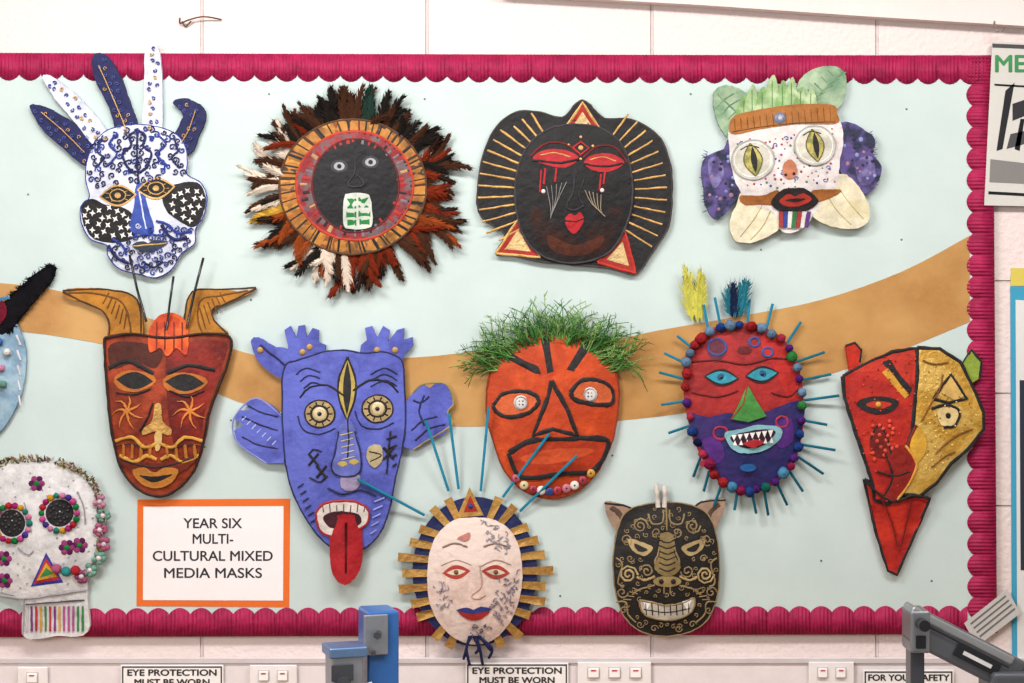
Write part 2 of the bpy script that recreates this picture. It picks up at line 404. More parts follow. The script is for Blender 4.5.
for pl in ([(102,68),(112,90),(124,118),(130,132)],[(198,112),(192,130),(184,145)],[(45,114),(66,132),(88,154)]): b.L(pl,1.0,GOLD)
b.done()

# ---- 2 feathered ring mask
b=B('feathered_mask',354,188,75,70,.008,.008)
fc={'k':M('#181310','matte'),'b':M('#3a2114','matte'),'r':M('#66200c','matte'),'o':M('#7d3814','matte'),'y':M('#b58c34','matte'),'w':M('#c8b8a8','matte'),'t':M('#1c322a','matte')}
def fcol(a):
    a%=360
    if a<25: return 'ybkkr'
    if a<55: return 'kbkbt'
    if a<100: return 'kbbkt'
    if a<125: return 'kbkr'
    if a<150: return 'krkb'
    if a<190: return 'wwwb'
    if a<212: return 'yyok'
    if a<238: return 'wyobk'
    if a<262: return 'kwwb'
    if a<280: return 'rkbr'
    if a<300: return 'wrrb'
    return 'rorrbrb'
c1='k'
for k in range(150):
    a=k*2.4+R.uniform(-3,3); t=math.radians(a)
    c=fcol(a); ln=R.uniform(34,54)
    if 300<a<345: ln+=R.uniform(2,18)
    if 262<a<275: ln+=8
    if a<30 or 165<a<222: ln+=R.uniform(0,14)
    if 45<a<120: ln-=4
    x=354+56*math.cos(t); y=188-53*math.sin(t)
    if k%3==0 or c1 not in c: c1=R.choice(c)
    c2=R.choice((None,None,'k')) if c1 in 'yro' else None
    b.feather(x,y,a+R.uniform(-24,24),ln,R.uniform(15,24),fc[c1],fc[c2] if c2 else None,z0=.004,z1=R.uniform(.006,.026))
b.E(354,188,74,68,M('#a87030',h2='#5c3a1c',sc=30,lo=.45,hi=.7),th='full')
cols=[M('#96561f'),M('#b27c34'),M('#7a401c'),M('#a88042'),M('#6a4a30'),M('#b25a22'),M('#3a2a20')]
for k in range(40):
    a0=k*9+R.uniform(-1,1); a1=a0+R.uniform(4,7)
    q=[(354+r1*math.cos(math.radians(a)),188-r2*math.sin(math.radians(a))) for r1,r2,a in ((72.5,66.5,a0),(72.5,66.5,a1),(58,54,a1),(58,54,a0))]
    b.lift-=.0003; b.P(q,R.choice(cols),False)
for k in range(50):
    a=math.radians(k*360/50+R.uniform(-3,3)); b.L([(354+57*math.cos(a),188-53*math.sin(a)),(354+73*math.cos(a+.03),188-67*math.sin(a+.03))],R.uniform(1.2,3.6),R.choice((BLK,M('#3a2418'))),False)
b.E(356,187,58,54,M('#82242a',h2='#5f565a',sc=45,lo=.45,hi=.6))
for k in range(40):
    a=math.radians(k*360/40+R.uniform(-2,2)); r=R.uniform(49,55)
    b.L([(356+(r-7)*math.cos(a),187-(r-7)*.95*math.sin(a)),(356+r*math.cos(a),187-r*.95*math.sin(a))],R.uniform(2,4),R.choice((M('#9c2822'),M('#a8865a'),M('#6d6a70'),M('#9c2822'),M('#2a1e20'))),False)
b.L(ell(354,188,73,67,40),2.2,M('#4c301a'),False,True); b.L(ell(356,187,58,54,40),2.6,M('#a8341f'),False,True)
b.E(357,187,43.5,47,M('#19171b'))
b.L(ell(357,187,43,46.5,40),2,M('#5a181a'),False,True)
for x,y in ((341,168),(372,164)):
    b.E(x,y,8.5,6.5,M('#35333a')); b.E(x,y,5.5,4.2,M('#98989c')); b.E(x,y,2.3,2.3,BLK)
b.L([(357,160),(356,175),(350,184),(352,188),(362,188),(365,184),(358,176)],1.3,M('#35333a'))
b.P([(346,200),(350,195),(366,195),(372,200),(374,222),(370,229),(350,230),(345,224)],M('#b8beb4'))
for x,y,w,h in ((349,200,9,10),(360,199,10,10),(348,213,10,6),(360,212,12,6),(349,221,9,6),(361,220,10,6)):
    b.lift-=.0003; b.P([(x,y),(x+w,y),(x+w,y+h),(x,y+h)],M('#1f7238'),False)
b.done()

# ---- 3 black mask with gold rays
b=B('sunburst_triangle_mask',574,192,64,70,.006,.013)
o3=[(477,205),(481,165),(494,132),(515,114),(540,114),(562,119),(575,106),(582,102),(590,107),(604,120),(630,121),(656,136),(668,160),(671,190),(668,225),(655,248),(636,274),(620,272),(605,268),(570,265),(540,262),(510,256),(496,254),(505,236),(492,226),(482,218)]
b.base_card(o3,M('#1b191c'))
b.L(o3,1.8,M('#3a3332'),True,True)
def inr(a): return (574+57*math.cos(a),194-66*math.sin(a))
for k in range(15):
    a=math.radians(118+k*7.2); p=inr(a)
    d=(math.cos(a)*1.0,-math.sin(a)*.85)
    ln=36 if 2<k<13 else 28
    q=(p[0]+d[0]*ln+(-3),p[1]+d[1]*ln)
    b.L([(p[0]-3,p[1]),q],2.3,GOLD,False,hh=.0014)
for k in range(13):
    a=math.radians(55-k*7.4); p=inr(a)
    q=(p[0]+math.cos(a)*33+2,p[1]-math.sin(a)*30)
    b.L([(p[0]+3,p[1]),q],2.1,GOLD,False,hh=.0014)
for tri in ([(560,137),(582,104),(604,138)],[(496,254),(518,220),(540,258)],[(597,263),(624,232),(635,274)]):
    cx=sum(p[0] for p in tri)/3; cy=sum(p[1] for p in tri)/3
    b.P(tri,M('#92241c'),False); b.P([(cx+(x-cx)*.58,cy+(y-cy)*.58) for x,y in tri],M('#c0a472','gold'),False); 
    b.L(tri,2.6,GOLD if tri[0][0]!=597 else M('#a82a20'),False,True)
inner=[(574,126),(600,130),(622,148),(631,180),(630,210),(620,238),(604,256),(574,264),(545,258),(525,240),(516,210),(516,180),(526,150),(548,131)]
b.P(inner,M('#171518'),th=.004,up=.002)
b.lift+=.002
b.P([(532,210),(548,214),(574,238),(600,216),(620,208),(617,235),(600,254),(574,260),(546,254),(530,236)],M('#191516',h2='#33180f',sc=25,lo=.4,hi=.75))
b.P([(548,236),(574,246),(602,236),(597,250),(574,257),(551,250)],M('#381a12',h2='#4c2416',sc=30,lo=.4,hi=.6))
b.L(inner,2,M('#343034'),True,True)
RD=M('#a31e26')
b.P([(533,161),(541,153),(556,151),(570,154),(578,161),(566,169),(550,168)],RD); b.P([(583,165),(592,157),(606,155),(616,158),(623,165),(610,173),(594,173)],RD)
b.L([(533,162),(548,164),(562,165),(578,161)],2.4,BLK); b.L([(583,166),(594,168),(608,168),(622,165)],2.4,BLK)
b.L([(540,157),(555,155),(570,159)],1.3,GOLD); b.L([(589,162),(602,159),(615,163)],1.3,GOLD)
b.L([(530,158),(545,146),(565,146),(580,158)],1.8,M('#6a1618'));b.L([(582,160),(598,148),(615,150),(626,164)],1.8,M('#6a1618'))
for x,y,l in ((545,170,16),(541,172,22),(556,170,14),(604,174,12),(600,176,16)): b.L([(x,y),(x-1.5,y+l)],2,RD,False)
for x,y in ((543,193),(601,192)): b.D(x,y,2.2,M('#c8c0c0','gloss'),.002)
for k in range(5): b.L([(566-k*5,184+k*1),(560-k*2.5,196+k*3),(550-k*.2+1,216+k)],.8,M('#7f7c7a'))
for k in range(5): b.L([(584+k*4,192+k*1),(590+k*2.5,204+k*2),(600+k*1,214+k)],.8,M('#958873'))
b.L([(574,178),(572,195),(566,208),(574,212),(583,207)],2,M('#2c2a2e')); b.L([(584,180),(578,196),(582,206)],1.5,M('#2c2a2e'))
b.P([(564,221),(569,215),(574,217),(579,214),(583,221),(579,230),(573,235),(567,230)],RD); b.L([(564,222),(574,223),(583,220)],1.5,BLK)
b.L([(572,150),(580,144),(588,150),(580,157)],1.8,RD,False,True); b.D(580,150,2.5,GOLD,.001)
for x,y in ((568,147),(592,148),(580,139),(580,161)): b.D(x,y,1.4,GOLD,.001)
b.done()

# ---- 4 leafy cat-eye mask
b=B('leaf_eared_mask',788,162,60,50,.008,.012)
LG=M('#98ad90',h2='#65866a',sc=24,lo=.42,hi=.62); LG2=M('#75946f',h2='#4a7254',sc=25,lo=.45,hi=.6); CR=M('#cdc5ac',h2='#bbb08a',sc=14,lo=.5,hi=.7)
b.base_card([(713,93),(725,87),(740,92),(756,104),(760,122),(745,138),(728,140),(718,128),(713,112)],LG)
b.base_card([(792,110),(796,85),(808,73),(828,68),(842,75),(843,95),(834,112),(815,120)],LG)
for x0,y0,x1,y1 in ((716,96,752,130),(840,74,800,112)):
    b.L([(x0,y0),(x1,y1)],1.6,LG2,False)
    for k in range(1,6):
        t=k/6; x=x0+(x1-x0)*t; y=y0+(y1-y0)*t; b.L([(x,y),(x+10,y-6)],1.3,LG2,False); b.L([(x,y),(x-8,y+8 if x1>x0 else y-8)],1.3,LG2,False)
b.lift+=.001
for i,(x,h,w) in enumerate(((742,16,7),(750,26,7),(760,24,7),(770,35,8),(780,30,7),(789,33,7),(798,24,7),(808,22,7))):
    b.P([(x-w,118),(x-w*.9,116-h*.5),(x-w*.2,115-h),(x+w*.4,114-h),(x+w*.9,116-h*.5),(x+w,118)],M(('#7a9f62','#94b07c')[i%2],h2='#aebf98',sc=40,lo=.5,hi=.65),th=.003)
    b.L([(x,116),(x,118-h)],.9,M('#557c4a'),False)
TD=M('#4a3f6e',h2='#736c9c',sc=40,lo=.42,hi=.58); TD2=M('#22253f',h2='#52467c',sc=40,lo=.42,hi=.58)
b.base_card([(728,142),(722,150),(705,158),(700,172),(702,186),(704,206),(714,220),(726,212),(738,195),(742,170)],TD2)
b.base_card([(834,130),(845,124),(862,132),(872,142),(870,156),(878,168),(874,185),(862,195),(845,184),(834,165)],TD2)
for q in ([(706,165),(716,158),(722,175),(712,190)],[(852,165),(868,158),(872,180),(858,186)]): b.P(q,TD)
for x,y in scatter([(728,148),(706,160),(703,200),(714,216),(736,195)],18,4)+scatter([(838,132),(868,142),(874,180),(846,182)],20,4):
    b.D(x,y,R.uniform(1.0,2.4),R.choice((M('#946a80'),M('#7a86b4'),M('#2a2038'),M('#2a2038'))),.0008)
for k in range(60):
    s_=R.choice((0,1)); y=R.uniform(150,212) if s_==0 else R.uniform(130,190); x0=703+abs(y-185)*.1 if s_==0 else 871-abs(y-168)*.1
    dx=-1 if s_==0 else 1
    b.T([(x0,y,.010),(x0+dx*R.uniform(2,6),y+R.uniform(-3,3),R.uniform(.01,.016))],.5,R.choice((TD2,M('#6a70a0','felt'))),r2=.2,n=4)
b.lift+=.001
b.base_card([(741,192),(735,205),(728,222),(732,240),(745,244),(760,240),(774,232),(784,215),(765,200)],CR)
b.base_card([(812,200),(808,214),(820,224),(842,230),(862,226),(866,210),(858,192),(846,178),(834,176),(822,186)],CR)
for pl in ([(738,238),(752,220),(760,206)],[(748,241),(760,228),(768,212)],[(860,220),(846,204),(836,190)],[(848,226),(834,212),(826,200)]): b.L(pl,1,M('#a09268'))
b.base_card([(728,128),(745,118),(790,112),(832,118),(840,140),(836,165),(834,185),(822,200),(812,214),(800,230),(780,233),(772,215),(748,204),(734,185),(728,160)],M('#cbc4c2'))
b.P([(729,136),(730,120),(750,113),(790,107),(828,107),(834,116),(832,126),(790,127),(755,132)],M('#985f28'),th=.002,up=.001)
for k in range(16): b.L([(732+k*6.3,121-k*.8),(733+k*6.3,132-k*.5)],.9,M('#724218'),False,up=.001)
b.L([(730,134),(755,130),(790,126),(832,124)],1.2,M('#5f3612'),up=.001)
b.D(777,121,6.5,M('#6a6c80','gloss'),.005,z=b.hf(777,121)+b.lift+.001); b.D(777,121,3.2,M('#a8acc0','gloss'),.008)
b.P([(738,197),(760,197),(775,192),(778,207),(758,206),(742,206)],M('#8a5222')); b.P([(808,193),(822,191),(838,192),(828,199),(808,205)],M('#8a5222'))
for x,y in scatter([(733,140),(832,130),(832,185),(795,190),(745,190)],110,4): b.D(x,y,R.uniform(.7,1.3),R.choice((M('#a03030'),M('#3a3a90'),M('#a04a7a'),M('#4a7a4a'))),.0008)
for x,y in scatter([(733,142),(832,134),(832,185),(795,190),(745,190)],14,11): b.swirl(x,y,2.6,.8,M('#4a4aa0'),1,R.uniform(0,360))
for x,y in ((750,162),(811,148)):
    b.E(x,y,21,20,M('#bab6aa'),th=.002,up=.001); b.L(ell(x,y,20.5,19.5,30),1.6,M('#9a9894'),False,True,up=.001); b.L(ell(x,y,18,17,30),1.2,M('#d8d6d2'),False,True,up=.001)
    b.P(alm(x,y,33,18,80),M('#aa9e56',h2='#7a7a42',sc=60),False,up=.0012); b.P(alm(x+1,y,27,6,82),BLK,False,up=.0014)
    b.L(alm(x,y,33,18,80),1,M('#5a5230'),False,True,up=.0014)
    b.L([(x-12,y-10),(x-4,y-14),(x+6,y-12)],1.1,BLK,up=.001)
b.P([(780,166),(786,162),(791,166),(793,176),(786,181),(779,176)],M('#b06e52')); b.D(782,177,1.5,BLK); b.D(790,176,1.5,BLK)
b.P([(768,204),(778,192),(790,190),(802,191),(815,202),(806,211),(790,214),(776,212)],M('#1c1618')); b.P([(776,203),(784,196),(792,198),(800,195),(808,201),(798,207),(785,208)],M('#982a20')); b.P([(782,202),(792,200),(802,201),(792,204)],BLK)
for k,c in enumerate(('#982c2c','#2a3882','#c8c4c0','#2a6e3a','#982c2c','#c8c4c0','#522a6e')):
    b.P([(776+k*4.6,213),(780.2+k*4.6,213),(779.6+k*4.2,229),(776+k*4.2,229)],M(c),False)
b.done()

# ---- left partial mask
b=B('pale_blue_horned_mask',-40,378,68,60,.006,.012)
b.base_card([(-100,375),(-88,335),(-60,315),(-30,310),(0,312),(18,322),(28,345),(29,370),(24,395),(12,420),(0,434),(-20,446),(-60,440),(-90,415)],M('#7593aa',h2='#8ea8b8',sc=18))
b.base_card([(-6,318),(0,312),(14,296),(34,278),(50,267),(58,268),(54,282),(40,298),(24,318),(14,332),(2,334)],M('#141317','felt'))
b.base_card([(-74,318),(-80,312),(-94,296),(-114,278),(-130,267),(-138,268),(-134,282),(-120,298),(-104,318),(-94,332),(-82,334)],M('#141317','felt'))
b.P([(-16,300),(0,298),(10,306),(8,320),(-5,330),(-18,326)],M('#6e1c2e','felt'),up=.002)
b.L([(-4,312),(4,300),(14,298)],3,M('#2f6f9c'),up=.003)
HN=cr([(0,312),(14,296),(34,278),(50,267),(58,268),(54,282),(40,298),(24,318),(14,332)],False,8)
for k in range(160):
    p=R.choice(HN); a=R.uniform(0,2*pi); b.T([(p[0],p[1],.011),(p[0]+3.5*math.cos(a),p[1]+3.5*math.sin(a),.014)],.6,M('#141317','felt'),r2=.2,n=4)
for x,y,c in ((6,368,'#b87a98'),(12,352,'#d8d8d8'),(4,342,'#4266a4'),(8,384,'#648e7e')): b.ball(x,y,4,M(c,'felt'),.02)
for k in range(5): b.L([(20+k*.6,335+k*15),(24,345+k*15)],2,M('#c8c3ca'))
for x in (-60,-22): b.E(x,365,12,9,WHT); b.E(x,365,5,5,BLK)
b.P(alm(-38,410,40,14),M('#a02a40'),False)
b.done()

# ---- 5 red-brown devil with ochre horns
b=B('horned_devil_mask',170,405,62,85,.007,.020)
OC=M('#a16a1e',h2='#85551a',sc=30,lo=.45,hi=.7); OC2=M('#5f3a10')
b.base_card([(66,291),(85,288),(110,290),(132,294),(142,306),(144,340),(112,342),(112,322),(104,310),(88,303),(72,299)],OC)
b.base_card([(258,288),(246,297),(228,304),(216,308),(216,320),(230,334),(224,340),(190,342),(187,318),(190,298),(202,289),(225,290),(245,292)],OC)
b.L([(72,293),(100,294),(124,302),(132,320),(134,338)],2,OC2); b.L([(250,291),(222,296),(204,300),(200,318),(206,336)],2,OC2)
for k in range(6): b.L([(112+k*3.5,293+k*4),(106+k*4.2,304+k*5)],1.4,OC2,False); b.L([(222-k*4,293+k*3),(228-k*4,304+k*5)],1.4,OC2,False)
b.L([(66,291),(110,290),(140,300),(144,338)],1.8,M('#3a2410')); b.L([(258,288),(225,290),(195,292),(187,318),(189,338)],1.8,M('#3a2410')); b.L([(66,292),(88,303),(104,310),(112,322),(112,338)],1.8,M('#3a2410')); b.L([(258,289),(228,304),(216,308),(216,320),(230,334)],1.8,M('#3a2410'))
b.lift+=.001
devil=[(108,338),(135,334),(170,338),(205,334),(232,337),(231,360),(222,385),(213,410),(207,440),(198,468),(182,487),(163,495),(143,489),(126,470),(117,440),(112,400),(109,365)]
b.base_card(devil,M('#92361a',h2='#66220f',sc=22,lo=.4,hi=.65))
b.P([(172,346),(200,342),(228,342),(226,362),(218,385),(208,412),(203,438),(180,446),(172,400)],M('#7c1e14',h2='#5a1411',sc=18))
b.P([(113,345),(140,342),(166,350),(160,368),(140,362),(116,368)],M('#43180e'))
b.P([(154,352),(152,332),(158,320),(166,314),(180,314),(190,324),(192,340),(190,355),(180,348),(172,356),(164,348)],M('#b03c18',h2='#c65622',sc=30),th=.003,up=.002)
for x in (160,168,177,185): b.L([(x,322),(x+1,350)],1.6,M('#6f2010'),up=.002)
for x,y,w in ((139,381,42),(189,383,42)):
    b.P([(x-w/2,y-4),(x-6,y-11),(x+w/2-4,y-7),(x+w/2,y+1),(x+4,y+10),(x-w/2+5,y+7)],M('#a66024')); b.P(alm(x,y-1,w-4,17,3),BLK,False)
b.L([(112,368),(132,361),(158,373)],4,BLK); b.L([(172,373),(192,365),(218,370)],4,BLK); b.L([(120,392),(138,394),(156,388)],1.6,BLK); b.L([(174,390),(192,396),(208,390)],1.6,BLK)
OG=M('#c07430')
for cx in (132,194):
    for k in range(7): a=k*2*pi/7+.3; b.L([(cx,410),(cx+9*math.cos(a+.25),410+10*math.sin(a+.25)),(cx+17*math.cos(a),412+17*math.sin(a))],3.4,OG,taper=1)
    b.E(cx,410,4,4,M('#7c1d15'))
b.P([(160,404),(166,404),(168,420),(176,428),(174,434),(160,430),(148,434),(148,428),(157,420)],M('#b58a48','gold')); 
b.P([(160,432),(167,432),(164,448),(160,448)],M('#bf9e60'))
b.L([(158,402),(152,418),(144,430)],1.6,BLK)
GS=M('#b98836')
for k in (-1,1):
    b.L([(163+k*44,440),(163+k*26,436),(163+k*14,446),(163+k*2,442)],3,GS); b.L([(163+k*40,454),(163+k*24,460),(163+k*12,454),(163+k*2,458)],3.4,GS)
    for j in range(4): b.L([(163+k*(8+j*9),443),(163+k*(9+j*9),457)],3,M('#a66422'))
    b.L([(163+k*46,446),(163+k*26,443),(163+k*12,450)],1.2,BLK)
b.P([(122,456),(160,462),(200,454),(186,470),(160,476),(134,470)],M('#611f12')); b.L([(124,458),(160,466),(198,456)],1.8,BLK)
b.P([(136,470),(148,466),(158,471),(170,466),(182,469),(174,482),(158,487),(144,482)],M('#b0722e')); b.P([(143,474),(158,475),(176,473),(158,481)],BLK)
b.L(devil,2.6,M('#24100a'),True,True)
b.T([(150,322,.02),(142,290,.03),(135,256,.035)],1.3,BLK2); b.T([(190,328,.02),(198,295,.03),(208,259,.036)],1.3,BLK2); b.T([(170,330,.02),(174,305,.03),(178,277,.03)],1.2,BLK2)
b.done()

# ---- 6 periwinkle mask with tongue
PW=M('#4a51a2',h2='#565fb2',sc=14)
b=B('long_tongue_mask',345,450,66,105,.007,.018)
b.base_card([(253,340),(262,338),(275,346),(290,350),(300,368),(290,380),(272,372),(258,358)],PW)
def hand(pts): b.base_card(pts,PW,sm=False)
hand([(284,362),(290,347),(286,330),(292,326),(298,338),(300,326),(306,325),(308,338),(314,328),(320,330),(320,342),(327,345),(326,362)])
hand([(360,362),(362,345),(368,340),(366,328),(373,326),(378,338),(384,326),(390,330),(389,342),(398,330),(405,328),(404,340),(413,337),(414,345),(405,355),(402,366)])
hand([(404,405),(414,392),(424,384),(430,388),(437,382),(446,384),(452,392),(454,402),(448,412),(452,424),(444,434),(428,440),(414,449),(404,446)])
hand([(286,418),(274,405),(258,398),(247,402),(252,410),(240,410),(236,418),(246,424),(236,430),(240,442),(254,452),(268,462),(286,462)])
DI=M('#1e2148')
for a in ([(262,345),(276,356),(288,366)],[(244,416),(262,424),(280,430)],[(244,436),(260,444),(280,448)],[(412,430),(424,420),(438,416)],[(416,440),(430,428),(446,424)],[(414,400),(422,402),(430,396)],[(425,395),(420,410),(425,425)],[(250,405),(264,412),(280,416)]): b.L(a,2,DI)
b.L([(414,392),(424,384),(446,384),(454,402),(448,412),(452,424),(428,440),(414,449)],1.8,M('#8a7a4a')); b.L([(286,418),(258,398),(236,418),(240,442),(268,462)],1.6,M('#7c84c0'))
for k in range(7): b.L([(244+k*5,420+k*4),(248+k*5,416+k*4)],1.3,M('#a8b0e0'),False)
for p in ((262,350),(304,352),(311,347),(378,350),(396,350)): b.D(p[0],p[1],3.2,M('#a37f44','gloss'),.003)
b.lift+=.001
f6=[(284,378),(288,364),(300,360),(325,352),(345,350),(365,353),(385,352),(402,360),(405,380),(406,420),(403,448),(397,475),(391,505),(382,530),(366,546),(345,551),(326,540),(310,520),(298,498),(289,470),(285,430)]
b.base_card(f6,PW); b.L(f6,1.8,DI,True,True)
b.P(alm(349,388,62,17,90),M('#a8924a'),False); b.P(alm(349,388,54,8,90),BLK,False); b.L(alm(349,388,62,18,90),2,BLK,False,True)
for s_,x,y in ((-1,322,413),(1,379,408)):
    b.E(x,y,15.5,14,M('#9c855c'),th=.002); b.L(ell(x,y,15,13.5,26),1.8,BLK,False,True); b.D(x,y,7,M('#bfae88','gloss'),.003); b.L(ell(x,y,8.5,8,20),2.4,BLK,False,True)
    for k in range(10): a=k*pi/5; b.L([(x+9*math.cos(a),y+9*math.sin(a)),(x+13*math.cos(a),y+12*math.sin(a))],1.6,BLK,False)
    b.D(x,y,2.8,BLK2,.005)
    b.L([(x-s_*24,y-18),(x-s_*8,y-28),(x+s_*10,y-26),(x+s_*20,y-16)],2,BLK)
    b.L([(x-22,y+2),(x-16,y+16),(x,y+20),(x+16,y+14)],1.4,DI)
for k in range(3): b.L([(298+k*4,374+k*7),(308+k*3,368+k*7),(322,372+k*6)],1.5,DI); b.L([(372,374+k*6),(386,368+k*6),(398,374+k*6)],1.5,DI)
b.P([(340,428),(350,418),(358,430),(363,456),(360,472),(340,474),(334,466),(338,450)],M('#5860a6'),th=.002,up=.002); b.L([(341,430),(338,450),(334,466),(342,474),(360,472),(363,456),(357,430)],1.8,DI,up=.002)
for x,y in ((345,462),(356,460)): b.P(alm(x,y,6,10,90),M('#a8924a'),False,up=.002)
b.L([(350,418),(351,440),(350,456)],1.4,BLK,up=.002)
for k in range(5): b.L([(343+k*.3,434+k*6),(355+k*.5,431+k*6)],1.1,M('#a8a07c'),False,up=.002)
for x,y in ((316,458),(324,470),(390,452)):
    b.L([(x-5,y-6),(x+5,y+6)],2.4,BLK,False); b.L([(x+5,y-6),(x-5,y+6)],2.4,BLK,False)
b.L([(312,452),(316,448),(324,450)],1.4,BLK);b.L([(312,476),(322,480),(330,474)],1.6,BLK)
b.P([(344,474),(352,470),(362,474),(360,486),(350,489),(343,484)],M('#8a7f9c'))
for k in range(4): b.L([(388+k*2,438+k*9),(398,435+k*9)],2,BLK,False); 
b.L([(392,430),(390,450),(388,472)],1.6,BLK); b.P([(370,446),(382,444),(384,458),(376,466),(369,458)],M('#a39672')); b.L([(371,450),(383,454),(372,460)],1.4,BLK)
for k in range(6): b.L([(300+k*2.5,486+k*7),(306+k*2.5,482+k*7)],1.5,DI,False)
b.L([(330,486),(345,492),(362,488),(378,494)],2,DI)
for k in range(5): b.L([(376-k*1,500+k*8),(386-k*2,496+k*8)],1.6,M('#7f86c8'),False)
b.P([(318,512),(326,502),(342,499),(358,500),(370,508),(368,522),(352,530),(334,534),(322,528)],M('#c9c0b9'),th=.002,up=.001)
b.L([(318,512),(326,502),(342,499),(358,500),(370,508),(368,522),(352,530),(334,534),(322,528)],2.4,M('#942424'),True,True,up=.001)
for k in range(7): b.L([(325+k*7,503-(k%2)),(326+k*6.6,510)],1.2,M('#50404a'),False,up=.001)
b.P([(326,514),(340,509),(360,512),(362,522),(344,527),(330,524)],M('#3a1420'),up=.001)
TR=M('#99141d')
hf0=b.hf
b.P([(334,518),(340,513),(352,512),(362,518),(364,540),(363,562),(357,575),(347,582),(336,574),(332,558),(332,535)],TR,th=.003,hf=lambda x,y:max(hf0(x,y),.021)-.00003*(x-348)**2,up=.003)
zt=.021+.003+b.lift
b.T([(348,520,zt+.0035),(348,545,zt+.0003),(348,570,zt+.0001)],1.0,M('#5a0c12'))
b.done()

# ---- 7 orange mask with grass hair
b=B('grass_haired_mask',552,415,68,85,.007,.018)
GR=[M('#3f7030','matte'),M('#57863e','matte'),M('#2f582b','matte'),M('#7a9858','matte')]
for k in range(270):
    t=R.random(); x0=496+t*114; y0=362-24*math.sin(pi*t)+R.uniform(0,12)
    a=math.radians(168-152*t+R.uniform(-26,26)); ln=R.uniform(14,47)
    if R.random()<.1: ln+=8
    z0=R.uniform(.008,.014); z1=z0+R.uniform(0,.025); be=R.uniform(-.7,.7)
    pts=[(x0+ln*u*math.cos(a+be*u*u),y0-ln*u*math.sin(a+be*u*u),z0+(z1-z0)*u) for u in (0,.25,.5,.75,1)]
    m=R.choice(GR); b.T(pts,.65,m,r2=.3,n=4)
    for j in range(7):
        u=R.uniform(.35,1); i=min(3,int(u*4)); q=pts[i]; w=pts[i+1]; f=u*4-i; q=[q[c]+(w[c]-q[c])*f for c in range(3)]
        aa=a+be*u*u+R.choice((-1,1))*R.uniform(.4,.9); l=R.uniform(3,7)
        b.T([tuple(q),(q[0]+l*math.cos(aa),q[1]-l*math.sin(aa),q[2]+.001)],.5,m,r2=.2,n=3)
f7=[(487,390),(494,362),(512,344),(535,335),(562,333),(588,338),(607,354),(617,382),(617,410),(611,440),(598,468),(578,489),(552,497),(525,490),(505,470),(494,442),(487,415)]
OR=M('#b84216',h2='#a43612',sc=14)
b.base_card(f7,OR); b.L(f7,2.2,M('#7a2a0e'),True,True)
b.P([(500,355),(505,350),(538,366),(541,374),(534,373)],BLK,False); b.P([(540,336),(548,334),(553,371),(547,373)],BLK,False); b.P([(583,341),(592,345),(573,371),(566,369)],BLK,False)
def eye7(q,bx,by):
    b.P(q,M('#bb552c')); b.L(q,4.6,BLK,True,True); b.D(bx,by,7.5,M('#c4c0bd','gloss'),.003); b.L(ell(bx,by,6,6,16),1,M('#8c888e'),False,True,up=.003)
    for dx,dy in ((-1.7,-1.7),(1.7,-1.7),(-1.7,1.7),(1.7,1.7)): b.D(bx+dx,by+dy,1,BLK2,.0042)
eye7([(494,405),(503,394),(520,391),(534,394),(538,402),(528,412),(510,416),(498,412)],521,402)
eye7([(570,392),(580,381),(596,380),(610,388),(611,402),(600,404),(584,402),(573,398)],589,394)
b.P([(551,380),(560,392),(572,426),(576,434),(550,436),(533,434),(540,416),(546,394)],M('#aa3a16'),th=.002,up=.001); b.L([(551,380),(548,396),(541,414),(533,434),(552,428),(576,434),(566,408),(556,390),(551,380)],4.8,BLK,False,up=.001)
mo=[(509,452),(530,440),(555,437),(585,437),(606,440),(601,458),(588,470),(560,472),(535,476),(518,473)]
b.P(mo,M('#a03012'),False); b.L(mo,6,BLK,True,True); b.P([(520,457),(550,448),(592,448),(575,458),(540,463)],M('#b54520'))
for i,(x,y,c) in enumerate(((524,484,'#bcae86'),(533,488,'#8c2230'),(541,489,'#c9c2ba'),(549,490,'#2a3874'),(557,489,'#982830'),(566,487,'#a86070'),(574,484,'#c9c2ba'),(582,479,'#8c2a38'),(590,472,'#b08432'),(516,477,'#a04252'))):
    b.D(x,y,4.6,M(c,'gloss'),.004); b.D(x,y,1.4,BLK2,.0052)
b.done()

# ---- 8 red/blue mask with pipe cleaners
b=B('pompom_spiked_mask',742,408,62,86,.008,.018)
for q in (((690,366),(663,353)),((688,380),(658,372)),((692,424),(667,432)),((700,455),(692,476)),((708,470),(702,490)),((720,484),(712,505)),((736,490),(732,508)),((750,490),(754,512)),((762,487),(766,514)),((774,480),(785,504)),((786,468),(800,490)),((796,456),(821,473)),((800,444),(832,449)),((802,420),(824,424)),((802,400),(836,395)),((800,380),(829,374)),((794,362),(822,352)),((784,345),(799,322)),((764,332),(771,304)),((708,335),(702,305)),((720,330),(713,298)),((746,326),(748,300)),((694,350),(676,336)),((688,400),(660,404))):
    (a,c),(d,e_)=q; b.T([(a,c,.008),(d,e_,.008+R.uniform(0,.016))],1.4,TEAL)
for k,(x,y,a,l,c) in enumerate(((697,322,98,56,'y'),(692,322,108,45,'y'),(700,322,86,50,'y'),(696,322,94,48,'y'),(698,318,80,38,'y'),(734,318,84,38,'t'),(738,318,72,36,'t'),(731,318,98,34,'k'),(735,318,90,32,'k'),(729,316,106,26,'t'))):
    b.feather(x,y,a,l,20,M({'y':'#bcb850','t':'#206a7a','k':'#182240'}[c],'matte'),z0=.008,z1=.022,bend=.25*(-1)**k,fl=.5)
f8=[(682,385),(685,355),(698,335),(722,325),(748,324),(775,334),(792,355),(800,385),(801,420),(796,452),(782,475),(760,489),(738,491),(716,479),(700,455),(688,425)]
b.base_card(f8,M('#8a1e1e',h2='#9a2626',sc=16))
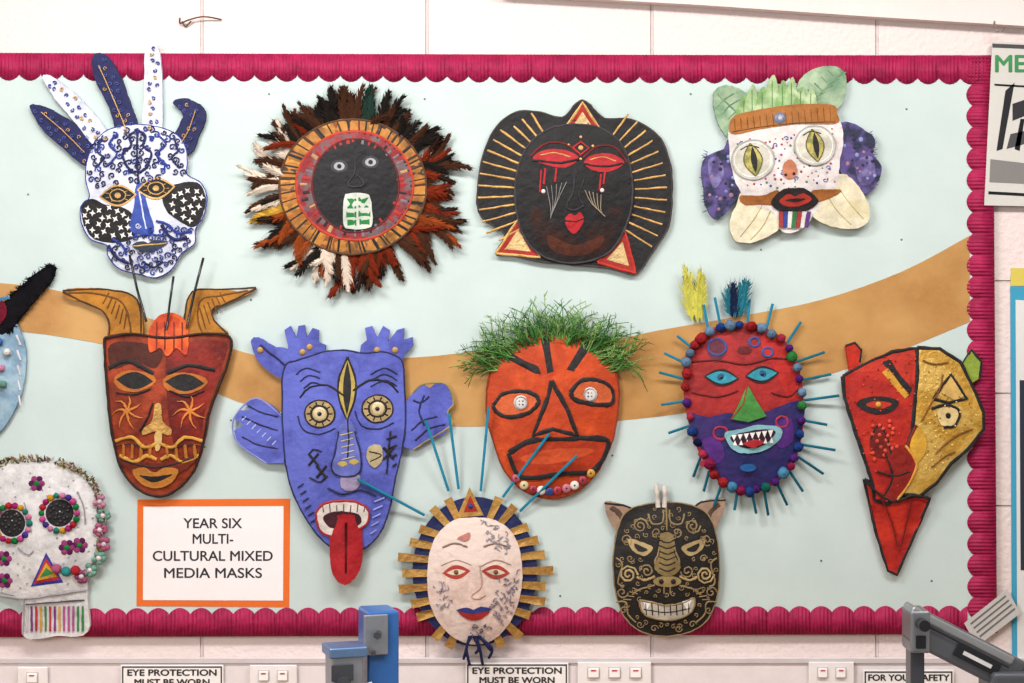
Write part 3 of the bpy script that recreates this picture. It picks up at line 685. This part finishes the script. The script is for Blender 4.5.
b.P([(686,412),(705,416),(728,412),(742,420),(765,410),(800,400),(800,425),(794,452),(780,473),(758,486),(738,488),(718,476),(702,453),(690,428)],M('#202356',h2='#33255e',sc=15,lo=.4,hi=.6))
b.P([(760,335),(778,340),(790,360),(796,385),(786,400),(772,370),(760,350)],M('#a8221e')); b.P([(705,345),(718,338),(724,352),(712,362)],M('#5a2434'))
b.P([(700,440),(715,436),(722,455),(712,462)],M('#4a2270')); b.P([(770,425),(788,418),(790,440),(776,446)],M('#4a2270'))
for x,y,r in ((715,347,9),(752,342,5),(765,352,5),(718,432,7),(779,421,6)): b.L(ell(x,y,r,r*.9,18),2.4,M('#3a4580') if y<400 else M('#942640'),False,True)
b.E(742,350,7,4,M('#5a141a'),rot=0); b.L([(688,362),(715,360),(742,364),(770,358),(792,360)],1.8,M('#5a1214')); b.L([(690,392),(715,396),(735,390)],1.5,M('#5a1214')); b.L([(768,392),(785,396),(796,388)],1.5,M('#5a1214'))
for x,y,ro in ((719,377,4),(759,374,-6)):
    b.P(alm(x,y,34,17,ro),BLK,False); b.P(alm(x,y,30,12,ro),M('#2c8498'),False); b.D(x,y,4.2,M('#1d4f78'),.001); b.D(x,y,2,BLK2,.002)
b.P([(744,384),(753,400),(763,415),(745,421),(728,418),(736,402)],M('#3e7e39'),False,th=.003,up=.003); b.L([(744,384),(740,403),(728,418)],1.6,M('#942420'),False,up=.003)
b.P([(722,432),(738,428),(754,424),(776,426),(778,436),(764,448),(745,452),(730,448)],M('#76a4ac'),th=.002); b.P([(728,435),(752,429),(772,430),(762,443),(744,447),(733,443)],M('#301428'))
for k in range(7): x=731+k*6; b.P([(x-2.6,434-k*.8),(x+2.6,433.5-k*.8),(x,439-k*.5)],WHT,False); b.P([(x-1,444-k*.4),(x+3,444-k*.4),(x+1,439-k*.5)],WHT,False)
b.P([(740,442),(752,438),(760,441),(750,446)],M('#9c2228'))
for x,y,c in ((745,466,'#1a5088'),(705,462,'#942640')): b.E(x,y,8,4,M(c))
PC=['#8c2024','#1f3a76','#165e56','#462068','#2b7037','#9c2c40','#141840','#447ca0','#7a183e']
q=cr(f8); tot=len(q)
for k in range(0,tot,2):
    x,y=q[k]; x+=(742-x)*.03; y+=(408-y)*.03
    c=R.choice(PC if y>400 else PC+['#5c7690','#6884a4','#5c7690']); b.ball(x+R.uniform(-1.5,1.5),y+R.uniform(-1.5,1.5),R.uniform(4.0,6.0),M(c,'felt'),.018+R.uniform(0,.004))
b.done()

# ---- 9 red & gold split mask
b=B('red_gold_split_mask',910,430,75,95,.007,.016)
RM=M('#941812',h2='#b22a19',sc=22,lo=.4,hi=.65); GM=M('#b58a32','gold',h2='#c4a050',sc=20)
b.base_card([(843,346),(852,343),(859,350),(857,362),(864,372),(848,376)],RM,sm=False); b.L([(843,346),(852,343),(859,350),(857,362)],2.4,BLK,False)
b.base_card([(958,366),(968,350),(978,362),(976,378),(966,384)],M('#7c9034'),sm=False); b.L([(958,366),(968,350),(978,362),(976,378)],3,BLK,False)
red=[(840,376),(862,364),(888,352),(913,348),(913,372),(910,400),(907,430),(899,455),(904,470),(896,492),(884,502),(871,498),(869,482),(861,458),(851,428),(842,398)]
gol=[(913,348),(936,349),(956,362),(969,388),(979,412),(979,428),(963,448),(946,462),(931,482),(915,494),(896,492),(904,470),(899,455),(907,430),(910,400),(913,372)]
chin=[(861,478),(876,484),(890,499),(912,494),(926,497),(912,532),(894,573),(885,569),(873,530)]
b.base_card(chin,RM,sm=False); b.L(chin,3,BLK,False,True)
b.lift+=.002
b.base_card(red,RM,sm=False); b.base_card(gol,GM,sm=False)
b.L(red,4,BLK,False,True); b.L(gol,4,BLK,False,True)
b.P([(844,374),(868,362),(900,352),(911,352),(907,375),(900,390),(880,372),(860,372)],M('#ac2a1a'))
b.P([(878,362),(886,359),(907,388),(904,396)],BLK,False); b.P([(878,372),(884,368),(904,394),(900,398)],M('#bc8a2c'),False)
b.P([(853,404),(862,397),(880,396),(894,401),(886,411),(868,413)],BLK); b.P([(862,404),(874,400),(887,403),(876,408)],M('#a4281a')); b.D(874,404,3,M('#c09434'))
b.P([(936,392),(946,376),(960,395),(950,400)],M('#c4a05a'),False); b.L([(928,398),(938,384),(946,374),(954,386),(962,398),(944,402)],3,BLK,False,True)
b.P([(932,410),(944,406),(953,412),(948,424),(936,424)],M('#ccb47e')); b.L([(926,408),(940,404),(954,410),(950,424),(938,426)],2.8,BLK); b.D(942,415,3.4,BLK2,.001)
b.L([(916,420),(926,402),(934,390),(938,374)],1.6,M('#7a4a14'))
b.P([(905,440),(913,426),(921,440),(917,456),(907,462)],M('#c09230')); b.L([(911,424),(904,440),(901,458),(905,464)],3,M('#6a160e'))
b.P([(866,438),(874,424),(882,436),(886,452),(876,456),(868,450)],M('#64120e')); b.L([(866,438),(874,424),(882,436),(886,452)],2,BLK)
for x,y in scatter([(862,424),(886,420),(896,448),(870,458)],20,4.2): b.D(x,y,2,M('#c4422e'),.0015)
b.P([(880,452),(900,444),(911,462),(905,480),(892,498),(880,496),(888,474)],M('#7a1610')); b.L([(900,444),(911,462),(904,482),(893,498)],2.4,M('#c48a36')); b.L([(872,470),(890,474),(905,470)],2,BLK); b.L([(880,452),(888,474),(880,494)],2,BLK)
b.L([(862,480),(875,492),(890,500),(908,494),(924,497)],2.6,BLK)
b.L([(876,495),(888,520),(894,545)],1.6,M('#6a0e0c')); b.L([(907,498),(902,525),(895,550)],1.6,M('#6a0e0c'))
b.L([(930,452),(943,440),(956,432),(968,428)],1.8,M('#7a4a14')); b.L([(926,466),(938,456),(950,450)],1.6,M('#7a4a14')); b.L([(918,360),(930,364),(944,362)],1.6,M('#7a4a14'))
for x,y in scatter([(918,360),(950,364),(974,415),(945,455),(918,480)],60,4): b.D(x,y,.8,R.choice((M('#8a6020'),M('#e4c878'))),.0008)
for x,y in scatter(red,60,4): b.D(x,y,.8,R.choice((M('#6f140e'),M('#cc462e'))),.0008)
b.done()

# ---- 10 skull mask
b=B('sugar_skull_mask',40,530,68,80,.008,.018)
fur=M('#5f5a3a','felt',h2='#b8b29c',sc=60)
sk=[(-28,500),(-15,475),(10,463),(45,461),(75,468),(96,488),(102,520),(100,548),(92,570),(90,590),(91,630),(60,634),(28,635),(26,608),(22,595),(-5,585),(-22,560),(-30,530)]
fo=[(x+(x-40)*.05,y+(y-540)*.03) for x,y in sk[:8]]
P0=cr(fo,False,20)
for k in range(0,420):
    p=P0[R.randrange(len(P0))]; a=math.atan2(p[1]-530,p[0]-40)+R.uniform(-1,1); l=R.uniform(3,8); o_=R.uniform(-4,2); a0=math.atan2(p[1]-530,p[0]-40)
    x,y=p[0]+o_*math.cos(a0),p[1]+o_*math.sin(a0)
    b.T([(x,y,.014),(x+l*math.cos(a)*.6,y+l*math.sin(a)*.6,R.uniform(.018,.026))],1.2,R.choice((fur,M('#b0a07c','felt'),M('#7f7448','felt'),M('#8f6a7a','felt'),M('#4a4430','felt'))),r2=.5,n=4)
b.base_card(sk,M('#c6c4c5'))
PK=['#9c2468','#bc4a86','#24786c','#a82a36','#3f3284','#bf9028','#18763c','#c87a9c']
for cx,cy in ((18,521),(65,511)):
    b.E(cx,cy,13.5,13.5,M('#141214'))
    for x,y in scatter(ell(cx,cy,11,11),18,3.4): b.D(x,y,1.6,M('#2a282c','gloss'))
    for k in range(18): a=k*2*pi/18; b.ball(cx+17.5*math.cos(a),cy+17.5*math.sin(a),R.uniform(2.9,3.6),M(PK[(k*5+int(cx))%8],'felt'),b.hf(cx,cy)+.002)
for cx,cy in ((42,482),(10,556),(72,545),(84,543),(10,578)):
    for k in range(6): a=k*pi/3; b.D(cx+5*math.cos(a),cy+5*math.sin(a),3.2,M('#5a1e50' if k%2 else '#944070','felt'),.002)
    b.D(cx,cy,3,M('#24783c','felt'),.004)
for x,y in ((104,500),(107,514),(104,528),(108,542),(103,556),(94,568),(86,574)):
    c=R.choice(('#a85a7c','#c086a0','#6f9a8c','#924c70'))
    for k in range(5): a=k*2*pi/5+R.random(); b.ball(x+4.4*math.cos(a),y+4.4*math.sin(a),3.2,M(c,'felt'),.018)
    b.ball(x,y,2.6,M('#d8c8cc','felt'),.022)
for k,c in enumerate(('#2f2f86','#a82a36','#bf9028','#2f7a40','#762f76')): b.P([(36+k*3,584-k*3),(68-k*3,580-k*3),(52,550+k*5)],M(c),False)
for k,c in enumerate(('#a85a7c','#2f8686','#a82a36')): b.D(62+k*9,566+k*3-(k==2)*4,5,M(c,'felt'))
b.L([(-2,592),(30,596),(60,592),(90,588)],2,M('#98949a')); b.L([(30,602),(60,600),(88,598)],1.5,M('#4a4550')); b.L([(28,596),(27,632)],1.5,M('#98949a'))
for k in range(13): b.L([(31+k*4.6,604),(31+k*4.6,629)],2.2,M(R.choice(('#a82a36','#245a98','#2f7a40','#bf9028','#762f76','#b8b4b4','#a04c80'))),False)
for x,y in scatter(cr(sk),90,6): 
    if y<600 : b.D(x,y,.9,M(R.choice(('#a8a4ac','#8a868e'))),.0006)
b.L([(30,500),(34,512),(38,530)],1.2,M('#8a868e')); b.L([(82,490),(88,505),(90,522)],1.2,M('#8a868e')); b.L([(24,545),(34,552),(40,548)],1.2,M('#8a868e'))
b.done()

# ---- 11 sun-ray face
b=B('sun_ray_mask',475,578,52,66,.006,.020)
for q in (((425,514),(360,477)),((449,490),(427,419)),((459,488),(450,412)),((481,490),(489,406)),((503,496),(549,432)),((520,510),(576,454))):
    (a,c),(d,e_)=q; b.T([(a,c,.008),(d,e_,.038)],1.4,TEAL)
b.base_card(ell(475,570,62,74,44),M('#1a2450'),sm=False)
NR=26
for k in range(NR):
    a=k*2*pi/NR+.02
    if 1.35<a<1.8: continue
    if 4.45<a<4.95: continue
    rx0,ry0,rx1,ry1=44,56,78 if k%2==0 else 72,80
    if math.sin(a)>.3: rx1,ry1=72,78
    c,s_=math.cos(a),math.sin(a)
    p0=(475+rx0*c,570-ry0*s_); p1=(475+rx1*c,570-ry1*s_)
    d=Vector((p1[0]-p0[0],p1[1]-p0[1]))
    if abs(c)>.6: d.y*=.45; p1=(p1[0],p0[1]+d.y)
    d=d.normalized(); n_=Vector((-d.y,d.x))
    b.lift-=.00028
    b.P([(p0[0]+n_.x*3.2,p0[1]+n_.y*3.2),(p1[0]+n_.x*4.4,p1[1]+n_.y*4.4),(p1[0]-n_.x*4.4,p1[1]-n_.y*4.4),(p0[0]-n_.x*3.2,p0[1]-n_.y*3.2)],M(('#a2783a','#ad8442')[k%2],'gold'),False,th=.003,up=.002)
b.P([(457,516),(470,486),(484,514)],M('#a87e3e','gold'),False,up=.003,th=.003); b.P([(464,511),(470.5,494),(478,510)],M('#94261c'),False,up=.003)
b.D(471,505,3,M('#26306e'),.007)
face=[(475,516),(496,519),(513,532),(521,555),(522,580),(517,604),(507,624),(492,638),(475,642),(456,636),(441,622),(431,602),(428,578),(430,552),(438,533),(454,519)]
b.P(face,M('#cbb3a9',h2='#d2c0b7',sc=12),th=.006,up=.004); b.lift+=.004
for x,y,ro in ((457,569,-6),(496,569,6)):
    b.P(alm(x,y,28,14,ro),M('#9e382f'),False); b.P(alm(x,y,19,6,ro),M('#cbbdaa'),False); b.D(x,y,2.4,M('#7a4a20')); b.L([(x-15,y-6),(x,y-12),(x+15,y-7)],1.0,M('#a88a80'))
b.L([(443,545),(455,541),(468,544)],1.8,M('#8a6a5c')); b.L([(484,544),(497,541),(510,546)],1.8,M('#8a6a5c'))
b.L([(480,562),(482,582),(472,592),(479,595),(486,591)],1.2,M('#b89484'))
b.P([(459,608),(467,604),(474,606),(481,603),(490,608),(482,615),(474,617),(466,615)],M('#942220')); b.P([(457,607),(467,604),(474,606),(481,603),(492,606),(474,610)],M('#26306e'))
def scrib(poly,n,md,cl):
    for x,y in scatter(poly,n,md):
        p=[(x,y)]
        for j in range(3): p.append((p[-1][0]+R.uniform(-3,3),p[-1][1]+R.uniform(-3,3)))
        b.L(p,.7,M(cl))
scrib([(500,578),(518,570),(515,605),(500,622),(490,606)],46,2.6,'#6a6478')
scrib([(480,522),(500,524),(515,548),(500,550)],30,2.4,'#8a8490')
scrib([(434,582),(446,580),(452,600),(442,606)],18,3,'#7a7488')
scrib([(470,622),(490,620),(486,634),(472,636)],16,2.6,'#4a4460')
b.P([(458,536),(470,530),(468,538)],M('#b07064'))
zc=.034
for k,(x,yy) in enumerate(((464,656),(470,662),(476,650),(483,662),(489,655),(492,648))):
    b.T([(470+k*2,632,zc),(x+3*(-1)**k,644,.030),(x,yy,.020)],1.5,M('#1a2450'),sm=True)
b.done()

# ---- 12 black tribal mask with cat ears
b=B('black_swirl_cat_mask',665,568,56,66,.007,.022)
ER=M('#927866')
b.base_card([(604,502),(612,501),(626,505),(638,514),(632,530),(618,532),(608,518)],ER); b.base_card([(724,499),(716,498),(700,501),(690,510),(698,526),(712,530),(720,515)],ER)
b.L([(604,502),(626,505),(638,514)],2,BLK);b.L([(724,499),(700,501),(690,510)],2,BLK)
for q in ([(610,506),(618,512),(624,524)],[(718,503),(710,510),(704,522)]): b.L(q,5,M('#4f3c30'))
b.T([(657,506,.014),(656,495,.014),(655,482,.013)],2.5,M('#b8b0a8')); b.T([(663,506,.014),(664,495,.014),(663,484,.014)],2.5,M('#b8b0a8'))
b.lift+=.001
f12=[(616,530),(624,512),(640,504),(665,501),(690,504),(707,514),(715,535),(718,562),(716,592),(707,616),(690,629),(665,634),(642,630),(626,618),(616,596),(612,562)]
b.base_card(f12,M('#191614'))
TN=M('#85714f')
b.L(f12,1.4,TN,True,True)
for k in (-1,1):
    c=665
    b.L([(c+k*3,508),(c+k*4,520),(c+k*14,522),(c+k*18,512)],1.8,TN); b.L([(c,505),(c,528)],1.8,TN)
    b.swirl(c+k*26,524,8,1.6,TN,1.8,0,k); b.swirl(c+k*10,530,5,1.4,TN,1.2,90,-k); b.swirl(c+k*40,538,6,1.4,TN,1.4,60,k)
    b.P([(c+k*14,545),(c+k*24,540),(c+k*38,537),(c+k*34,548),(c+k*22,553)],M('#a08a60')); b.P([(c+k*19,547),(c+k*32,541),(c+k*28,549)],BLK)
    b.L([(c+k*6,534),(c+k*8,548),(c+k*12,560),(c+k*8,570)],2,TN)
    b.swirl(c+k*38,572,9.5,2.2,M('#a08a60'),2,0,k); b.swirl(c+k*20,568,7,1.6,TN,1.5,180,-k); b.swirl(c+k*44,590,6,1.4,TN,1.3,0,-k)
    b.L([(c+k*12,573),(c+k*22,577),(c+k*30,574)],2.6,M('#a08a60'))
    b.L([(c+k*50,556),(c+k*44,562),(c+k*48,580),(c+k*42,584)],1.6,TN); b.L([(c+k*50,600),(c+k*40,600),(c+k*38,612),(c+k*30,620)],1.6,TN)
    b.L([(c+k*12,582),(c+k*26,586),(c+k*34,592)],1.8,TN); b.swirl(c+k*42,608,4,1.3,TN,1.3,0,k); b.swirl(c+k*12,626,4,1.2,TN,1.2,0,k); b.swirl(c+k*26,622,4,1.2,TN,1.2,0,-k)
    b.swirl(c+k*36,556,4,1.2,TN,1.3,0,-k); b.L([(c+k*3,574),(c+k*3,590)],1.4,TN)
    for j in range(4): b.L([(c+k*(26+j*3),588+j*3),(c+k*(34+j*3),585+j*4)],1.1,TN)
for x,y in scatter(ell(665,567,50,62),70,6.5,avoid=((665,560,26,26),(665,607,30,14),(690,546,16,10),(640,546,16,10),(703,572,11,11),(627,572,11,11))): b.swirl(x,y,R.uniform(2,3),.9,TN,1.1,R.uniform(0,360),R.choice((-1,1)))
b.P([(659,532),(671,532),(672,550),(678,564),(670,572),(660,572),(652,564),(658,550)],M('#78653f'),th=.002,up=.001)
for j in range(6): b.L([(657,537+j*5.5),(665,540+j*5.5),(673,537+j*5.5)],1.4,BLK,up=.001)
b.E(665,578,14,5.5,M('#8f7a50')); b.D(659,578,2.5,BLK); b.D(671,578,2.5,BLK)
tm=[(638,597),(650,599),(665,602),(682,599),(692,595),(690,608),(678,615),(664,617),(648,614),(640,607)]
b.P(tm,M('#b0a89c')); b.L(tm,2,TN,True,True)
for k in range(8): b.L([(644+k*6,600),(645+k*6,612)],1.1,BLK,False)
b.L([(642,606),(665,609),(688,605)],1.1,BLK)
b.P([(641,597),(645,607),(650,598)],WHT,False); b.P([(690,596),(685,607),(680,598)],WHT,False)
b.done()

# ------------------------------------------------------------ right-hand papers
e=empty('wall_poster')
slab('sheet',[(990,43),(1090,47),(1086,208),(982,206)],M('#c0beb9','paper'),.002,.0145,e)
for nm,pts,c in (('panel_a',[(1003,92),(1012,84),(1000,150),(994,152)],'#2a2a2e'),('panel_b',[(988,160),(1030,165),(1030,185),(987,183)],'#7a7876'),('panel_c',[(1010,105),(1040,95),(1040,110),(1010,122)],'#333336'),('panel_d',[(1008,135),(1040,128),(1040,140),(1004,150)],'#4a4a4c'),('panel_e',[(986,192),(1060,196),(1060,199),(986,195)],'#202022'),('panel_f',[(992,85),(1060,89),(1060,91),(992,87)],'#202022'),('panel_g',[(990,45),(1060,48),(1060,52),(990,49)],'#4a4a4a'),('panel_h',[(1012,150),(1018,120),(1022,120),(1017,152)],'#202022')):
    slab(nm,pts,M(c,'paper'),.0003,.0167,e)
text('text','MENU',1026,66,24,M('#2a7a42','gloss'),e,.0172,66,bold=.6)
e=empty('wall_poster')
slab('sheet',[(1010,286),(1110,290),(1110,700),(1012,700)],M('#3f94b4','paper'),.002,.001,e)
slab('inner_sheet',[(1015,300),(1104,303),(1104,690),(1017,690)],M('#cfcfcd','paper'),.0004,.0032,e)
slab('photo_strip',[(1019,380),(1100,382),(1100,570),(1020,570)],M('#30343f','paper'),.0003,.0037,e)
slab('yellow_strip',[(1011,268),(1110,270),(1110,286),(1010,286)],M('#c8b858','paper'),.002,.001,e)
e=empty('paper_notice')
slab('sheet',[(962,622),(1005,588),(1018,612),(975,645)],M('#b8b6b4','paper'),.001,.0145,e)
for k in range(4): slab('line_%d'%k,[(968+k*3,622+k*4.2),(1003+k*3,594+k*4.2),(1004+k*3,595.4+k*4.2),(969+k*3,623.4+k*4.2)],M('#6a6868','paper'),.0003,.0157,e)

# ------------------------------------------------------------ bench tools
BS=M('#2f62a4','gloss'); SV=M('#9aa0aa','metal'); DK=M('#3c3e44','gloss'); DB=M('#1c1d22','gloss')
D_=3.413
def wx(px,d): return (px-512)*S*(D_-d)/D_
def wz(py,d): return ZC-(py-341.5)*S*(D_-d)/D_
v=empty('bench_vice'); d=.36
rz=Matrix.Rotation(math.radians(18),3,'Z')
x0,x1=wx(362,d),wx(394,d); top=wz(609,d)
box('rear_jaw_post',x0,x1,-d-.03,-d+.05,.9002,top,BS,.005,v,rz)
box('rear_jaw_face',x0+.006,x1-.008,-d-.0415,-d-.034,top-.075,top-.004,SV,.002,v,rz)
box('front_jaw_post',wx(331,d),wx(362,d),-d-.075,-d-.012,.9002,wz(642,d),SV,.004,v,rz)
box('front_jaw_top',wx(328,d),wx(366,d),-d-.08,-d-.01,wz(650,d),wz(640,d),M('#6f90bc','metal'),.003,v,rz)
box('jaw_slot',wx(336,d),wx(358,d),-d-.083,-d-.0805,wz(672,d),wz(656,d),DK,.001,v,rz)
box('base_plate',wx(322,d),wx(400,d),-d-.1,-d+.08,.9002,.915,BS,.003,v)
cyl('screw',((wx(348,d)),-d-.05,wz(674,d)),.012,.1,(0,1,0),DK,v); cyl('handle',(wx(348,d),-d-.11,wz(680,d)),.004,.11,(1,0,.3),SV,v)
cyl('bolt',(wx(380,d),-d-.05,wz(630,d)),.007,.02,(0,1,0),DK,v,6)
cyl('bolt_2',(wx(376,d),-d-.05,wz(648,d)),.004,.016,(0,1,0),DK,v,12)
m_=empty('scroll_saw'); d=.40
ry=Matrix.Rotation(math.radians(27),3,'Y')
def arm(n,cx,cy,w,h,dp,m,dd=0,bev=.006): 
    X0,Z0=wx(cx,d),wz(cy,d); return box(n,X0-w/2,X0+w/2,-d-dp/2-dd,-d+dp/2-dd,Z0-h/2,Z0+h/2,m,bev,m_,ry)
arm('upper_arm',964,650,.205,.062,.06,M('#6a6d73','metal'))
arm('arm_cap',958,633,.2,.016,.066,M('#a2a6ab','metal'),0,.004)
arm('arm_groove',958,641,.18,.003,.001,DB,.0335,0)
arm('label_panel',972,656,.085,.024,.003,DB,.033,.001)
arm('label_text_strip',972,656,.055,.007,.001,M('#d0d0d0','gloss'),.0355,0)
box('head_clamp',wx(906,d),wx(926,d),-d-.035,-d+.035,wz(650,d),wz(608,d),M('#8a8e94','metal'),.005,m_)
box('head_slot',wx(911,d),wx(921,d),-d-.037,-d-.0352,wz(645,d),wz(632,d),DB,.001,m_)
cyl('tension_knob',(wx(916,d),-d-.05,wz(620,d)),.010,.03,(0,1,0),DB,m_)
box('blade_column',wx(908,d),wx(922,d),-d-.02,-d+.02,.93,wz(645,d),DK,.003,m_)
box('saw_table',wx(895,d),wx(1015,d),-d-.1,-d+.1,.925,.94,SV,.004,m_)
box('saw_body',wx(985,d),wx(1030,d),-d-.05,-d+.05,.9005,wz(668,d),M('#4a4e54','gloss'),.008,m_)
box('saw_base',wx(900,d),wx(1030,d),-d-.08,-d+.08,.9002,.924,DK,.004,m_)

# ------------------------------------------------------------ lights
def area(n,loc,rot,sx,sy,e,c=(1,1,1)):
    l=bpy.data.lights.new(n,'AREA'); l.shape='RECTANGLE'; l.size=sx; l.size_y=sy; l.energy=e; l.color=c
    o=bpy.data.objects.new(n,l); o.location=loc; o.rotation_euler=rot; scn.collection.objects.link(o)
area('ceiling_light_a',(-.6,-1.1,2.74),(math.radians(15),0,0),1.0,.25,30,(1,.965,.93))
area('ceiling_light_b',(.9,-1.2,2.74),(math.radians(15),0,0),1.2,.25,28,(1,.965,.93))
area('window_light',(-2.1,-3.3,2.3),(math.radians(70),0,math.radians(-34)),1.0,.9,46,(1,.985,.97))
w=bpy.data.worlds.new('world'); scn.world=w; w.use_nodes=True
w.node_tree.nodes['Background'].inputs[0].default_value=(1,.98,.97,1); w.node_tree.nodes['Background'].inputs[1].default_value=.44

c=bpy.data.cameras.new('camera'); c.lens=60; c.sensor_width=36
o=bpy.data.objects.new('camera',c); o.location=(0,-D_,ZC); o.rotation_euler=(pi/2,0,0); scn.collection.objects.link(o); scn.camera=o
